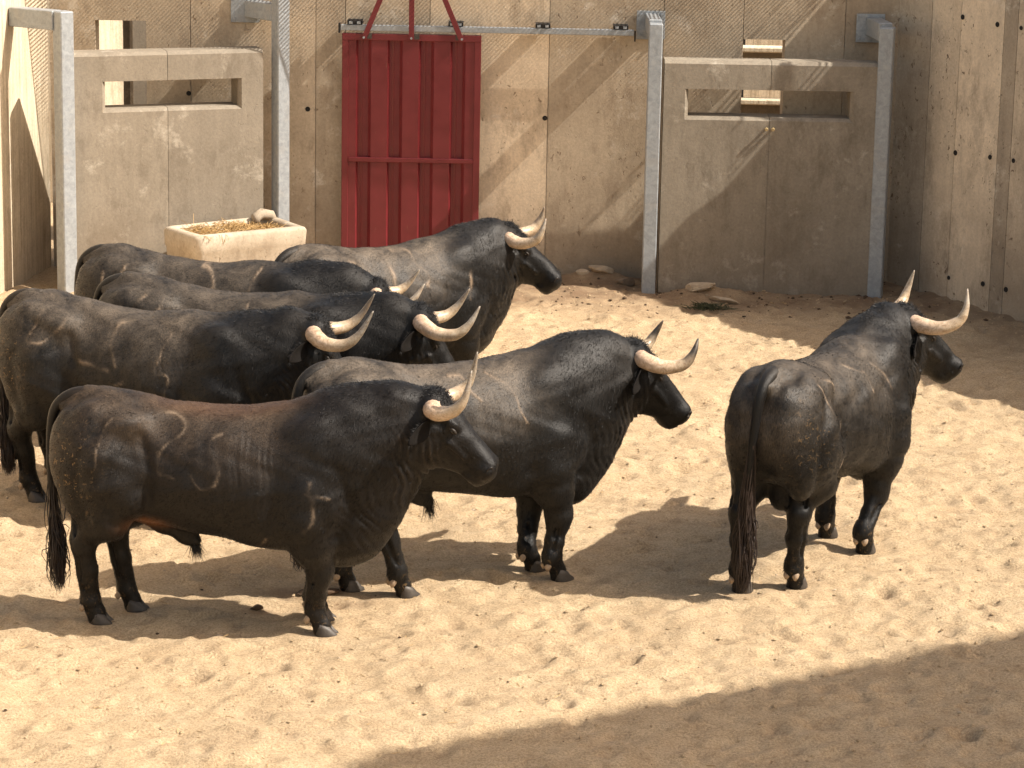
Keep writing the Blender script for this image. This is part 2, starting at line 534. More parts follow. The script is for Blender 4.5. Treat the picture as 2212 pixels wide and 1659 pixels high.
allq = np.concatenate([quads, np.array(eq)])
me = mesh_np('sand_ground', allv, allq)
at = me.attributes.new('soil', 'FLOAT', 'POINT')
sv = np.zeros(len(allv), np.float32); sv[:nv] = soil.ravel()
at.data.foreach_set('value', sv)
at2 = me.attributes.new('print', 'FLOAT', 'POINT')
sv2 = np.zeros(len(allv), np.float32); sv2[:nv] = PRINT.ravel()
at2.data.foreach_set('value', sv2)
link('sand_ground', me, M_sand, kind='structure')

# ------------------------------------------------------------------ walls
YB = 25.94
WALL_TOP = 3.30
def wall_panels(root, A, B, cuts, mat, thick=.3, z0=-.15, z1=WALL_TOP, gap=.006, openings=(), name='concrete_panel', tones=(), tops=()):
    """precast bays between recessed joints, along A->B; inner face on the line, body behind it"""
    A = Vector((A[0], A[1], 0)); B = Vector((B[0], B[1], 0))
    L = (B - A).length; ax = (B - A) / L
    back = Vector((-ax.y, ax.x, 0))
    spans = []
    pts = [0] + list(cuts) + [L]
    for k in range(len(pts) - 1):
        s0, s1 = pts[k] + gap / 2, pts[k + 1] - gap / 2
        off = random.uniform(0, .006)
        zt_ = tops[k] if k < len(tops) else z1
        segs = [(s0, s1, z0, zt_)]
        for (o0, o1, oz) in openings:
            new = []
            for (p0, p1, q0, q1) in segs:
                if o1 <= p0 or o0 >= p1: new.append((p0, p1, q0, q1)); continue
                if o0 > p0: new.append((p0, o0, q0, q1))
                if o1 < p1: new.append((o1, p1, q0, q1))
                new.append((max(o0, p0), min(o1, p1), oz, q1))
            segs = new
        m = MB()
        for (p0, p1, q0, q1) in segs:
            c = A + ax * (p0 + p1) / 2 + back * (thick / 2 + off); c.z = (q0 + q1) / 2
            m.obox(c, ax, back, Vector((0, 0, 1)), (p1 - p0, thick, q1 - q0), 0)
        pn = m.build(name, mat, root)
        t_ = tones[k] if k < len(tones) else 1.0
        pn.color = (t_, t_ * .985, t_ * .96, 1)
    # the joint filler set back behind the faces
    m = MB()
    for s_ in pts[1:-1]:
        c = A + ax * s_ + back * (thick / 2 + .009); c.z = (z0 + z1) / 2
        if any(o0 < s_ < o1 for o0, o1, _ in openings): continue
        m.obox(c, ax, back, Vector((0, 0, 1)), (gap * .9, thick - .02, z1 - z0), 0)
    if m.v: m.build('joint_filler', mat, root, kind='stuff')

tie_me = None
def tie_hole(root, p, nrm, r=1.0):
    global tie_me
    if tie_me is None:
        m = MB(); n = 14
        # dark disc with a thin rim, slightly proud; its colour is the hole's shade
        for rr, zz in ((1.25, .001), (1.12, .005), (1.0, .004), (.8, .002)):
            for k in range(n):
                a = 2 * PI * k / n
                m.v.append((rr * .021 * math.cos(a), -zz, rr * .021 * math.sin(a)))
        for i in range(3):
            for k in range(n):
                k2 = (k + 1) % n
                m.f.append((i * n + k, i * n + k2, (i + 1) * n + k2, (i + 1) * n + k))
        m.f.append(tuple(3 * n + k for k in range(n)))
        tie_me = m.mesh('tie_hole')
    o = bpy.data.objects.new('tie_hole', tie_me)
    if not tie_me.materials: tie_me.materials.append(M_dark)
    o.location = p; o.scale = (r, r, r)
    o.rotation_euler = (0, 0, math.atan2(nrm[1], nrm[0]) + PI / 2)
    col.objects.link(o); o.parent = root
    return o

# far wall, facing the camera (-y)
bw = empty('concrete_wall', (0, 0, 0), label='long weathered tan concrete wall across the back behind the red sliding door', cat='wall')
X0 = -4.12; X1 = 3.60
cuts = [x - X0 for x in (-2.88, -1.78, -1.52, -.78, .27, 1.27, 1.97, 2.86)]
wall_panels(bw, (X0, YB), (X1, YB), cuts, M_wall, .26, tones=(.88, .94, .80, .92, 1.13, .80, .78, .76, .74, .72),
            openings=[(-3.72 - X0, -3.27 - X0, 2.23), (1.972 - X0, 2.34 - X0, 2.17)])
for x, z in ((-1.85, 1.48), (.245, 1.44), (-2.9, 1.60)):
    tie_hole(bw, (x, YB - .002, z), (0, -1), .85)
# side wall on the right, splayed towards the camera
RD = Vector((.582, -.813, 0)).normalized()
rw = empty('concrete_wall', (0, 0, 0), label='weathered concrete wall on the right with tie holes and vertical board marks', cat='wall')
RA = Vector((3.325, 25.95, 0)); RB = RA + RD * 13.5
wall_panels(rw, RA, RB, [.42, .78, 1.30, 1.46, 2.4, 3.6, 4.8, 6.0, 7.2, 8.4, 9.6, 10.8, 12.0], M_right, .3, tones=(.9, 1.06, 1.16, .78, .98), tops=(3.3, 3.3, 3.3, 3.3) + (3.45,) * 10)
RN = Vector((-RD.y, RD.x, 0)) * -1
for s_, zs in ((.80, (.20, 1.30, 2.47)), (1.22, (.22, 1.32, 2.45)), (1.50, (.22, 1.33, 2.45))):
    for z in zs:
        p = RA + RD * s_ + RN * .002; p.z = z
        tie_hole(rw, p, RN, rng.uniform(.72, .92))
# side wall on the left
lw = empty('concrete_wall', (0, 0, 0), label='sunlit pale board-marked concrete wall at the left edge behind the grey post', cat='wall')
LA = Vector((-4.13, 25.93, 0)); LD = Vector((-.235, -.972, 0)).normalized(); LB = LA + LD * 13.0
wall_panels(lw, LB, LA, [13 - x for x in (12, 10.8, 9.6, 8.4, 7.2, 6, 4.8, 3.6, 2.4, 1.2)], M_left, .3, gap=.006)
# near right: the tall arena wall beyond the frame, only its shadow is in the picture
nw = empty('boundary_wall', (0, 0, 0), label='tall arena wall off to the near right whose shadow crosses the sand', cat='wall')
_sh = Vector((-SUN.x, -SUN.y, 0)) / (-SUN.z) * 6.4
NA = Vector((3.72, 12.85, 0)) + _sh; NB = Vector((11.2, 17.35, 0)) + _sh
wall_panels(nw, NB, NA, [1.5, 3.0, 4.5, 6.0, 7.5], M_wall, .3, z1=4.5 + 6.4)
m = MB()
for k in range(30):  # unseen blocks added along the top to make the shadow's edge uneven
    s_ = k * .28 + rng.uniform(-.05, .05)
    p = NA + (NB - NA).normalized() * s_
    h = .03 + .09 * max(0, math.sin(k * 1.3)) + rng.uniform(0, .05)
    m.box((p.x + .05, p.y - .1, 10.9 + h / 2), (.26, .2, h), .55)
m.build('shadow_edge_block', M_wall, nw, kind='stuff')

# corridor behind the openings
kw = empty('corridor_wall', (0, 0, 0), label='pale concrete corridor wall seen through the narrow doorways', cat='wall')
wall_panels(kw, (-5.5, 29.3), (5.5, 29.3), [1.2, 2.4, 3.6, 4.8, 6.0, 7.2, 8.4, 9.6], M_left, .3, z1=3.0)
m = MB(); m.box((-3.88, 27.4, 1.3), (.30, .3, 2.9), .72); m.build('pier', M_left, kw)
m = MB(); m.box((-3.66, 27.75, 1.3), (.16, .2, 2.9), -.5); m.build('pier', M_panel, kw)
m = MB(); m.box((-3.37, 27.5, 1.3), (.44, .2, 2.9), .12); m.build('pier', M_panel, kw)
kb = empty('corridor_rail', (2.2, 27.0, 0), label='two pale horizontal planks beyond the right doorway', cat='rail')
m = MB(); m.box((0, 0, 1.96), (1.3, .16, .05), bev=.01); m.build('plank', M_left, kb)
m = MB(); m.box((0, 0, 1.48), (1.3, .16, .05), bev=.01); m.build('plank', M_left, kb)
for z in (1.82, 1.36):
    m = MB(); m.box((0, .05, z), (1.3, .05, .22)); m.build('board', M_panel, kb)
for x in (-.62, .62):
    m = MB(); m.box((x, .1, .98), (.08, .05, 2.0)); m.build('post', M_galv, kb)
m = MB(); m.box((-.06, 1.9, 1.2), (.15, .06, 2.6)); m.build('bar', M_dark, kb)

# steel grating of the walkway that overhangs the far wall (above the frame): throws the fine slanting stripes
gr = empty('walkway_grating', (0, 0, 0), label='galvanised bar grating walkway jutting out above the far wall', cat='walkway')
m = MB()
x = -4.0
while x < 3.3:
    m.box((x, 25.62, 3.17 + .0075), (.004, .62, .015)); x += .036
m.build('grating_bar', M_galv, gr, kind='stuff')
for y in (25.305, 25.935):
    m = MB(); m.box((-.35, y, 3.17 + .01), (7.3, .008, .05)); m.build('edge_bar', M_galv, gr)
# rail of horizontal bars on the right wall
rr = empty('wall_railing', (0, 0, 0), label='short galvanised railing of thin horizontal bars on top of the right wall by the corner', cat='railing')
for k, z in enumerate((3.37, 3.44, 3.51, 3.58, 3.9)):
    a_ = RA + RN * -.1; b_ = RA + RD * 1.44 + RN * -.1
    m = MB(); m.tube([(a_.x, a_.y, z), (b_.x, b_.y, z)], .008, 8); m.build('rail', M_galv, rr)
for k in range(2):
    p = RA + RD * (.2 + k * 1.1) - RN * .1
    m = MB(); m.box((p.x, p.y, WALL_TOP + .34), (.04, .04, .68)); m.build('post', M_galv, rr)

# ------------------------------------------------------------------ burladeros (concrete screens) and their posts
def screen(label, A, ang, L, H=2.05, T=.26, slot=(.18, .87, 1.565, 1.80), split=.5):
    root = empty('concrete_screen', (A[0], A[1], 0), ang, label=label, cat='screen', group='slotted concrete screens at the back wall')
    s0, s1, z0, z1 = slot[0] * L, slot[1] * L, slot[2], slot[3]
    ch = .03
    # profile: slab with a slot whose sill and jambs flare to the front
    def slab(xa, xb, name='slab'):
        m = MB()
        v = m.v; f = m.f
        xs = [xa, max(xa, min(s0, xb)), min(xb, max(s1, xa)), xb]
        a0, a1 = xs[1], xs[2]
        left_in = s0 >= xa; right_in = s1 <= xb
        # front ring / back ring
        fl = .028
        def P(x, y, z): v.append((x, y, z)); return len(v) - 1
        zb = -.2
        # chamfered top front and outer edges
        o = [P(xa, 0, zb), P(xb, 0, zb), P(xb, 0, H - ch), P(xa, 0, H - ch)]
        o2 = [P(xa, ch, H), P(xb, ch, H), P(xb, T - ch, H), P(xa, T - ch, H)]
        bk = [P(xa, T, zb), P(xb, T, zb), P(xb, T, H - ch), P(xa, T, H - ch)]
        fa = a0 - (fl if left_in else 0); fb = a1 + (fl if right_in else 0)
        sf = [P(fa, 0, z0 - fl), P(fb, 0, z0 - fl), P(fb, 0, z1 + .004), P(fa, 0, z1 + .004)]
        sb = [P(a0, T, z0), P(a1, T, z0), P(a1, T, z1), P(a0, T, z1)]
        sm = [P(a0, fl, z0), P(a1, fl, z0), P(a1, fl, z1), P(a0, fl, z1)]
        # front face
        f += [(o[0], o[1], sf[1], sf[0]), (sf[3], sf[2], o[2], o[3])]
        if left_in: f.append((o[0], sf[0], sf[3], o[3]))
        if right_in: f.append((sf[1], o[1], o[2], sf[2]))
        f += [(bk[1], bk[0], sb[0], sb[1]), (sb[2], sb[3], bk[3], bk[2])]
        if left_in: f.append((sb[0], bk[0], bk[3], sb[3]))
        if right_in: f.append((bk[1], sb[1], sb[2], bk[2]))
        # slot walls
        f += [(sf[0], sf[1], sm[1], sm[0]), (sm[0], sm[1], sb[1], sb[0]), (sf[3], sm[3], sm[2], sf[2]), (sm[3], sb[3], sb[2], sm[2])]
        if left_in: f += [(sf[0], sm[0], sm[3], sf[3]), (sm[0], sb[0], sb[3], sm[3])]
        if right_in: f += [(sf[1], sf[2], sm[2], sm[1]), (sm[1], sm[2], sb[2], sb[1])]
        # top
        f += [(o[3], o[2], o2[1], o2[0]), (o2[0], o2[1], o2[2], o2[3]), (o2[3], o2[2], bk[2], bk[3])]
        # ends
        if left_in: f.append((o[0], o[3], o2[0], o2[3], bk[3], bk[0]))
        if right_in: f.append((o[1], bk[1], bk[2], o2[2], o2[1], o[2]))
        m.build(name, M_panel, root)
    xm = L * split
    slab(0, xm - .002); slab(xm + .002, L)
    m = MB(); m.box((xm, T / 2, z0 / 2 - .05), (.01, T - .008, z0 - .1)); m.build('joint', M_panel, root)
    return root, xm, z0
def galv_post(label, x, y, ztop, arm_to=None, wdt=.105, plate=None, rz=0.0):
    root = empty('steel_post', (x, y, 0), 0, label=label, cat='post', group='galvanised posts beside the concrete screens')
    m = MB(); m.box((0, 0, ztop / 2 - .1), (wdt, wdt, ztop + .2), rz, bev=.008)
    m.build('post', M_galv, root)
    if arm_to:
        a = Vector(arm_to) - Vector((x, y, 0))
        c, s_ = math.cos(rz), math.sin(rz)
        m = MB(); d = Vector((a.x, a.y, 0)).normalized()
        st = d * (wdt * .5)
        m.bar((st.x, st.y, a.z), (a.x, a.y, a.z), wdt * .97, wdt * 1.25, bev=.006)
        m.build('arm', M_galv, root)
    if plate:
        p, n = Vector(plate[0]) - Vector((x, y, 0)), Vector(plate[1])
        side = Vector((-n.y, n.x, 0))
        m = MB(); m.obox(p, side, n, Vector((0, 0, 1)), (.25, .014, .25), .003)
        pl = m.build('mounting_plate', M_galv, root)
        for i in (-1, 1):
            for j in (-1, 1):
                m = MB(); b0 = p + side * i * .095 + Vector((0, 0, j * .095))
                m.tube([b0 - n * .0, b0 - n * .028 if n.y > 0 else b0 + n * .028], .011, 6)
                m.build('bolt', M_galv, pl)
    return root

lang = math.atan2(25.55 - 24.98, -2.21 + 3.80)
lroot, lxm, lz0 = screen('tall slotted concrete screen at left behind the straw trough', (-3.80, 24.98), lang, 1.69)
rroot, rxm, rz0 = screen('tall slotted concrete screen at right in partial shade', (1.26, 25.34), .012, 1.84, slot=(.115, .875, 1.565, 1.80))
M_brass = mat_plain('brass', (.45, .33, .16), .4)
for x in (-.028, .028):
    m = MB()
    m.tube([(rxm + x, .01, 1.47), (rxm + x, -.035, 1.47), (rxm + x, -.036, 1.47), (rxm + x, -.055, 1.468)], [.010, .010, .017, .013], 8)
    m.build('bolt', M_brass, rroot)

galv_post('thick galvanised post with horizontal arm in front of the left wall', -3.835, 24.88, 2.42, (-4.30, 25.15, 2.34), wdt=.13, rz=.72)
galv_post('galvanised post right of the left screen', -2.065, 25.62, 2.56, (-2.36, 25.93, 2.36), wdt=.12, plate=((-2.40, 25.925, 2.36), (0, 1, 0)), rz=.62)
galv_post('galvanised post left of the right screen', 1.175, 25.36, 2.36, (1.16, 25.93, 2.31), wdt=.118, plate=((1.155, 25.925, 2.28), (0, 1, 0)))
galv_post('galvanised post right of the right screen by the corner', 3.165, 25.40, 2.36, (3.10, 25.93, 2.31), wdt=.125, plate=((3.08, 25.925, 2.29), (0, 1, 0)), rz=-.25)

# ------------------------------------------------------------------ red sliding door
dr = empty('sliding_door', (-1.54, 25.80, 0), 0, label='dark red corrugated steel sliding door hanging from a track', cat='door')
DW, DH = 1.215, 2.175
fr = MB()
fw = .058
for x in (fw / 2, DW - fw / 2):
    m = MB(); m.box((x, 0, DH / 2 + .02), (fw, .05, DH - .04), bev=.004); m.build('frame_stile', M_red, dr)
for z in (DH - fw / 2, .05):
    m = MB(); m.box((DW / 2, -.001, z), (DW, .054, fw), bev=.004); m.build('frame_rail', M_red, dr)
m = MB(); m.box((DW / 2, -.006, 1.065), (DW - 2 * fw, .045, .04), bev=.004); m.build('middle_rail', M_red, dr)
# corrugated sheet, one part per pan between ribs
ribs = 4
x0, x1 = fw, DW - fw
pitch = (x1 - x0) / ribs
for k in range(ribs):
    m = MB()
    xa = x0 + k * pitch
    prof = [(0, -.016), (pitch * .24, -.016), (pitch * .30, .018), (pitch * .37, .018), (pitch * .42, .012), (pitch * .47, .018), (pitch * .62, .018), (pitch * .72, -.016), (pitch * 1.0, -.016)]
    for off in (0, .003):
        for z in (.08, DH - fw):
            for (px, py_) in prof: m.v.append((xa + px, py_ + off, z))
    n = len(prof)
    for i in range(n - 1):
        m.f.append((i, i + 1, n + i + 1, n + i))
        m.f.append((2 * n + i + 1, 2 * n + i, 3 * n + i, 3 * n + i + 1))
    m.build('corrugated_panel', M_red, dr)
# hanging straps
for (xa, xb) in ((.19, .46), (.605, .605), (1.045, .76)):
    m = MB()
    m.bar((xa, -.045, DH - .045), (xb, -.045, DH + .62), .046, .012, ref=(0, 1, 0), bev=.002)
    st = m.build('hanging_strap', M_red, dr)
    m = MB(); m.tube([(xa, -.035, DH - .03), (xa, -.065, DH - .03)], .010, 8); m.build('bolt', M_galv, st)
    m = MB(); m.box((xa + (.045 if xb >= xa else -.03), -.034, DH - .018), (.05, .02, .045)); m.build('clamp', M_clay, st)
# sliding track
tk = empty('door_track', (0, 25.80, 2.225), 0, label='galvanised sliding door track with black brackets on the back wall', cat='track')
tk.rotation_euler = (0, .0, 0)
m = MB()
m.box((-.275, .0, .0), (2.56, .05, .052), bev=.004); m.build('rail', M_galv, tk)
m = MB(); m.box((-1.565, 0, -.005), (.016, .056, .085)); m.build('end_stop', M_dark, tk)
m = MB(); m.box((1.015, 0, -.03), (.012, .05, .09)); m.build('end_stop', M_dark, tk)
for x in (-1.43, -.55, .21, .89):
    m = MB(); m.box((x, .045, .045), (.13, .14, .035)); br = m.build('bracket', M_dark, tk)
    for d in (-.035, .035):
        m = MB(); m.box((x + d, -.03, .045), (.03, .02, .02)); m.build('nut', M_galv, br)

# ------------------------------------------------------------------ trough with straw
tang = math.atan2(.56, .83)
tr = empty('feed_trough', (-2.67, 24.52, 0), tang, label='worn pale concrete feed trough filled with straw', cat='trough')
TL, TW, TH = 1.05, .62, .58
def rounded(xa, xb, ya, yb, r, n=5):
    pts = []
    for cx, cy, a0 in ((xb - r, ya + r, -90), (xb - r, yb - r, 0), (xa + r, yb - r, 90), (xa + r, ya + r, 180)):
        for k in range(n):
            a = math.radians(a0 + 90 * k / (n - 1))
            pts.append((cx + r * math.cos(a), cy + r * math.sin(a)))
    return pts
m = MB()
levels = [(-.1, .02, .05), (.05, .02, .05), (TH * .70, 0, .05), (TH * .74, -.012, .06), (TH - .03, -.016, .06), (TH - .008, -.004, .06), (TH, .02, .05),
          (TH - .002, .055, .05), (TH - .02, .075, .05), (.22, .11, .06)]
for z, ins, r in levels:
    for (x, y) in rounded(ins, TL - ins, ins, TW - ins, r):
        jx = .006 * math.sin(x * 31 + z * 17) + .004 * math.sin(y * 43 + x * 11)
        m.v.append((x, y + jx * (1 if z > 0 else 0), z + .006 * math.sin(x * 9 + y * 7) * (z > .4)))
n = 20
for i in range(len(levels) - 1):
    for k in range(n):
        k2 = (k + 1) % n
        m.f.append((i * n + k, i * n + k2, (i + 1) * n + k2, (i + 1) * n + k))
m.f.append(tuple((len(levels) - 1) * n + k for k in range(n)))
m.build('basin', M_troughc, tr, smooth=True)
m = MB(); m.tube([(TL * .80, TW - .12, TH - .03), (TL * .80, TW - .10, TH + .015), (TL * .87, TW - .07, TH + .035), (TL * .95, TW - .10, TH + .02), (TL * .97, TW - .11, TH - .02)], [.03, .045, .05, .045, .03], 10)
m.build('rim_lump', M_troughc, tr, smooth=True)
m = MB()
for k in range(1500):
    x = rng.uniform(.10, TL - .08); y = rng.uniform(.10, TW - .10)
    hump = .05 * math.exp(-((x - .5) / .22) ** 2) + .035 * math.exp(-((x - .2) / .1) ** 2)
    z = TH - .055 + hump * rng.uniform(.3, 1.25)
    a = rng.uniform(0, 2 * PI); l = rng.uniform(.03, .09); t = rng.normal(0, .35)
    d = Vector((math.cos(a), math.sin(a), t)) * l
    p = Vector((x, y, z))
    m.tube([p, p + d * .5 + Vector((0, 0, .006)), p + d], .0022, 3, False)
for k in range(14):
    x = rng.uniform(.03, .3); p = Vector((x, rng.uniform(-.01, .05), TH)); d = Vector((rng.normal(0, .03), -.05, -rng.uniform(.01, .08)))
    m.tube([p, p + d * .5 + Vector((0, -.01, .01)), p + d], .002, 3, False)
so_ = m.build('straw', M_straw, None, kind='stuff', label='loose dry straw heaped in the concrete trough', cat='straw')
so_.location = tr.location; so_.rotation_euler = tr.rotation_euler

# ------------------------------------------------------------------ debris by the wall
def rock(name, x, y, sx, sy, sz, mat, label, cat, seed, rz=0, group=None):
    r = np.random.default_rng(seed)
    import bmesh
    bm = bmesh.new(); bmesh.ops.create_icosphere(bm, subdivisions=3, radius=1)
    pl = r.normal(0, 1, (16, 3)); pl /= np.linalg.norm(pl, axis=1)[:, None]; pd = r.uniform(.55, .9, 16)
    for v in bm.verts:
        c = np.array(v.co)
        t = min([1.0] + [pd[i] / max(float(pl[i] @ c), 1e-3) for i in range(16)])
        q = c * t * (1 + .03 * math.sin(c[0] * 17 + c[1] * 13 + c[2] * 19))
        v.co = Vector((q[0] * sx, q[1] * sy, q[2] * sz)) * 1.25
    me = bpy.data.meshes.new(name); bm.to_mesh(me); bm.free()
    o = link(name, me, mat, None, False, label=label, cat=cat, group=group)
    o.location = (x, y, ground_z(x, y) + sz * .15); o.rotation_euler = (r.uniform(-.2, .2), r.uniform(-.2, .2), rz)
    return o
rock('stone_slab', 1.62, 25.14, .15, .08, .035, M_stone, 'flat pale stone slab at the foot of the right screen, nearer the left post', 'stone', 1, .1)
rock('stone_slab', 1.83, 24.98, .12, .07, .03, M_stone, 'smaller flat stone in the dirt below the middle of the right screen', 'stone', 2, -.2)
rock('broken_stone', .78, 25.72, .13, .08, .04, M_stone, 'largest crumbled stone heap against the wall left of the screen post', 'stone', 3, .2)
rock('broken_stone', .98, 25.6, .08, .06, .045, mat_plain('earth', (.20, .14, .09)), 'dark dirt clod by the wall between the stones and the post', 'clod', 4, .2)
rock('broken_stone', .60, 25.70, .06, .04, .03, M_stone, 'small broken stone left of the stone heap at the wall', 'stone', 5, .2)
rock('dung_pat', -1.12, 16.45, .13, .08, .018, M_dung, 'dark dung pat on the sand behind the front bull\'s foreleg', 'dung', 6, .2)
rock('dung_pat', -1.44, 16.15, .035, .03, .018, M_dung, 'small dark dung lump on the sand under the front bull', 'dung', 7, .2)
rock('pebble', -1.60, 15.62, .022, .018, .014, M_stone, 'white pebble on the sand in front of the front bull\'s belly', 'pebble', 8, .2)
# weed tuft
m = MB()
for k in range(160):
    p = Vector((rng.normal(0, .07), rng.normal(0, .04), 0)); d = Vector((rng.normal(0, .05), rng.normal(0, .04), rng.uniform(.01, .07)))
    m.tube([p, p + d * .6, p + d + Vector((d.x * .5, 0, -.01))], [.003, .003, .001], 3, False)
wd = m.build('weed_tuft', M_weed, None, label='small dark weed tuft in the dirt below the right screen', cat='weed')
wd.location = (1.66, 24.72, ground_z(1.66, 24.72))

# scattered grit, clods and straw bits on the sand
def scatter_grit(name, count, smin, smax, mat, label, cat, seed, xr=(-4.3, 4.5), yr=(13, 25.6), flat=.6):
    r = np.random.default_rng(seed)
    base = np.array([(1, 0, 0), (-1, 0, 0), (0, 1, 0), (0, -1, 0), (0, 0, 1), (0, 0, -1)], float)
    tri = np.array([(0, 2, 4), (2, 1, 4), (1, 3, 4), (3, 0, 4), (2, 0, 5), (1, 2, 5), (3, 1, 5), (0, 3, 5)])
    V = []; F = []
    for k in range(count):
        x, y = r.uniform(*xr), r.uniform(*yr)
        s_ = smin + (smax - smin) * r.random() ** 3
        a = r.uniform(0, 2 * PI)
        b = base * r.uniform(.6, 1.3, (6, 1)) * s_ * np.array([1, 1, flat])
        R = np.array([[math.cos(a), -math.sin(a), 0], [math.sin(a), math.cos(a), 0], [0, 0, 1]])
        b = b @ R.T + np.array([x, y, ground_z(x, y) + s_ * .2])
        F.append(tri + len(V) * 6); V.append(b)
    me = mesh_np(name, np.concatenate(V), np.concatenate(F), False)
    return link(name, me, mat, kind='stuff', label=label, cat=cat)
scatter_grit('sand_clods', 9000, .004, .016, M_sand, 'small clods of sand scattered over the arena floor', 'sand clods', 51)
scatter_grit('gravel', 500, .005, .016, M_stone, 'pale bits of gravel scattered over the sand', 'gravel', 52)
scatter_grit('dirt_crumbs', 260, .004, .014, M_dung, 'dark crumbs of dirt and dung on the sand', 'dirt', 53)
scatter_grit('wall_rubble', 230, .008, .028, M_dung, 'dirt and rubble crumbs in the strip by the back wall', 'rubble', 54, (0.3, 4.0), (24.4, 25.85))
m = MB()
for k in range(420):
    x, y = rng.uniform(-4.2, 4.3), rng.uniform(13.2, 25.5)
    z = ground_z(x, y) + .005; a = rng.uniform(0, PI); l = rng.uniform(.015, .05)
    m.tube([(x, y, z), (x + l * math.cos(a), y + l * math.sin(a), z + rng.uniform(0, .01))], .0018, 3, False)
m.build('straw_bits', M_straw, None, kind='stuff', label='short bits of straw strewn on the sand', cat='straw')
#BULLS
# ------------------------------------------------------------------ bulls
def smooth_interp(xq, xs, ys):
    """monotone-ish cubic through the control points"""
    xs = np.asarray(xs, float); ys = np.asarray(ys, float)
    d = np.gradient(ys, xs)
    i = np.clip(np.searchsorted(xs, xq) - 1, 0, len(xs) - 2)
    h = xs[i + 1] - xs[i]; t = np.clip((xq - xs[i]) / h, 0, 1)
    t2 = t * t; t3 = t2 * t
    return ((2 * t3 - 3 * t2 + 1) * ys[i] + (t3 - 2 * t2 + t) * h * d[i] + (-2 * t3 + 3 * t2) * ys[i + 1] + (t3 - t2) * h * d[i + 1])

class Field:
    def __init__(s, lo, hi, h):
        s.lo = np.array(lo, float); s.h = h
        s.n = (np.ceil((np.array(hi) - s.lo) / h)).astype(int) + 1
        s.ax = [(s.lo[k] + h * np.arange(s.n[k])).astype(np.float32) for k in range(3)]
        s.D = np.full(tuple(s.n), .35, np.float32)
    def sub(s, lo, hi, m):
        sl = []
        for k in range(3):
            a = int(max(0, math.floor((lo[k] - m - s.lo[k]) / s.h))); b = int(min(s.n[k], math.ceil((hi[k] + m - s.lo[k]) / s.h) + 1))
            if b <= a: return None
            sl.append(slice(a, b))
        sl = tuple(sl)
        return sl, s.ax[0][sl[0]][:, None, None], s.ax[1][sl[1]][None, :, None], s.ax[2][sl[2]][None, None, :]
    def union(s, sl, d, k):
        a = s.D[sl]
        h = np.clip(.5 + .5 * (a - d) / k, 0, 1)
        s.D[sl] = a + (d - a) * h - k * h * (1 - h)
    def carve(s, sl, d, k):
        a = s.D[sl]; d = -d
        h = np.clip(.5 - .5 * (a - d) / k, 0, 1)
        s.D[sl] = a + (d - a) * h + k * h * (1 - h)
    def capsule(s, p, q, r1, r2, k=.04, sy=1.0, carve=False):
        p = np.array(p, float); q = np.array(q, float)
        R = max(r1, r2)
        g = s.sub(np.minimum(p, q) - R, np.maximum(p, q) + R, k + .04)
        if g is None: return
        sl, X, Y, Z = g
        b = q - p; b2 = b.copy(); b2[1] *= sy
        x, y, z = X - p[0], (Y - p[1]) * sy, Z - p[2]
        t = np.clip((x * b2[0] + y * b2[1] + z * b2[2]) / (b2 @ b2), 0, 1)
        d = np.sqrt((x - t * b2[0]) ** 2 + (y - t * b2[1]) ** 2 + (z - t * b2[2]) ** 2) - (r1 + (r2 - r1) * t)
        (s.carve if carve else s.union)(sl, d / max(sy, 1) if sy > 1 else d, k)
    def chain(s, pts, rads, k=.03, sy=1.0):
        for i in range(len(pts) - 1): s.capsule(pts[i], pts[i + 1], rads[i], rads[i + 1], k, sy)
    def chain_carve(s, pts, rads, k=.01):
        for i in range(len(pts) - 1): s.capsule(pts[i], pts[i + 1], rads[i], rads[i + 1], k, carve=True)
    def ellipsoid(s, c, r, R=None, k=.05, carve=False):
        c = np.array(c, float); r = np.array(r, float)
        m = max(r) if R is not None else r
        g = s.sub(c - m, c + m, k + .04)
        if g is None: return
        sl, X, Y, Z = g
        x, y, z = X - c[0], Y - c[1], Z - c[2]
        if R is not None:
            x, y, z = (R[0, 0] * x + R[1, 0] * y + R[2, 0] * z, R[0, 1] * x + R[1, 1] * y + R[2, 1] * z, R[0, 2] * x + R[1, 2] * y + R[2, 2] * z)
        k0 = np.sqrt((x / r[0]) ** 2 + (y / r[1]) ** 2 + (z / r[2]) ** 2) + 1e-6
        k1 = np.sqrt((x / r[0] ** 2) ** 2 + (y / r[1] ** 2) ** 2 + (z / r[2] ** 2) ** 2) + 1e-6
        (s.carve if carve else s.union)(sl, k0 * (k0 - 1) / k1, k)

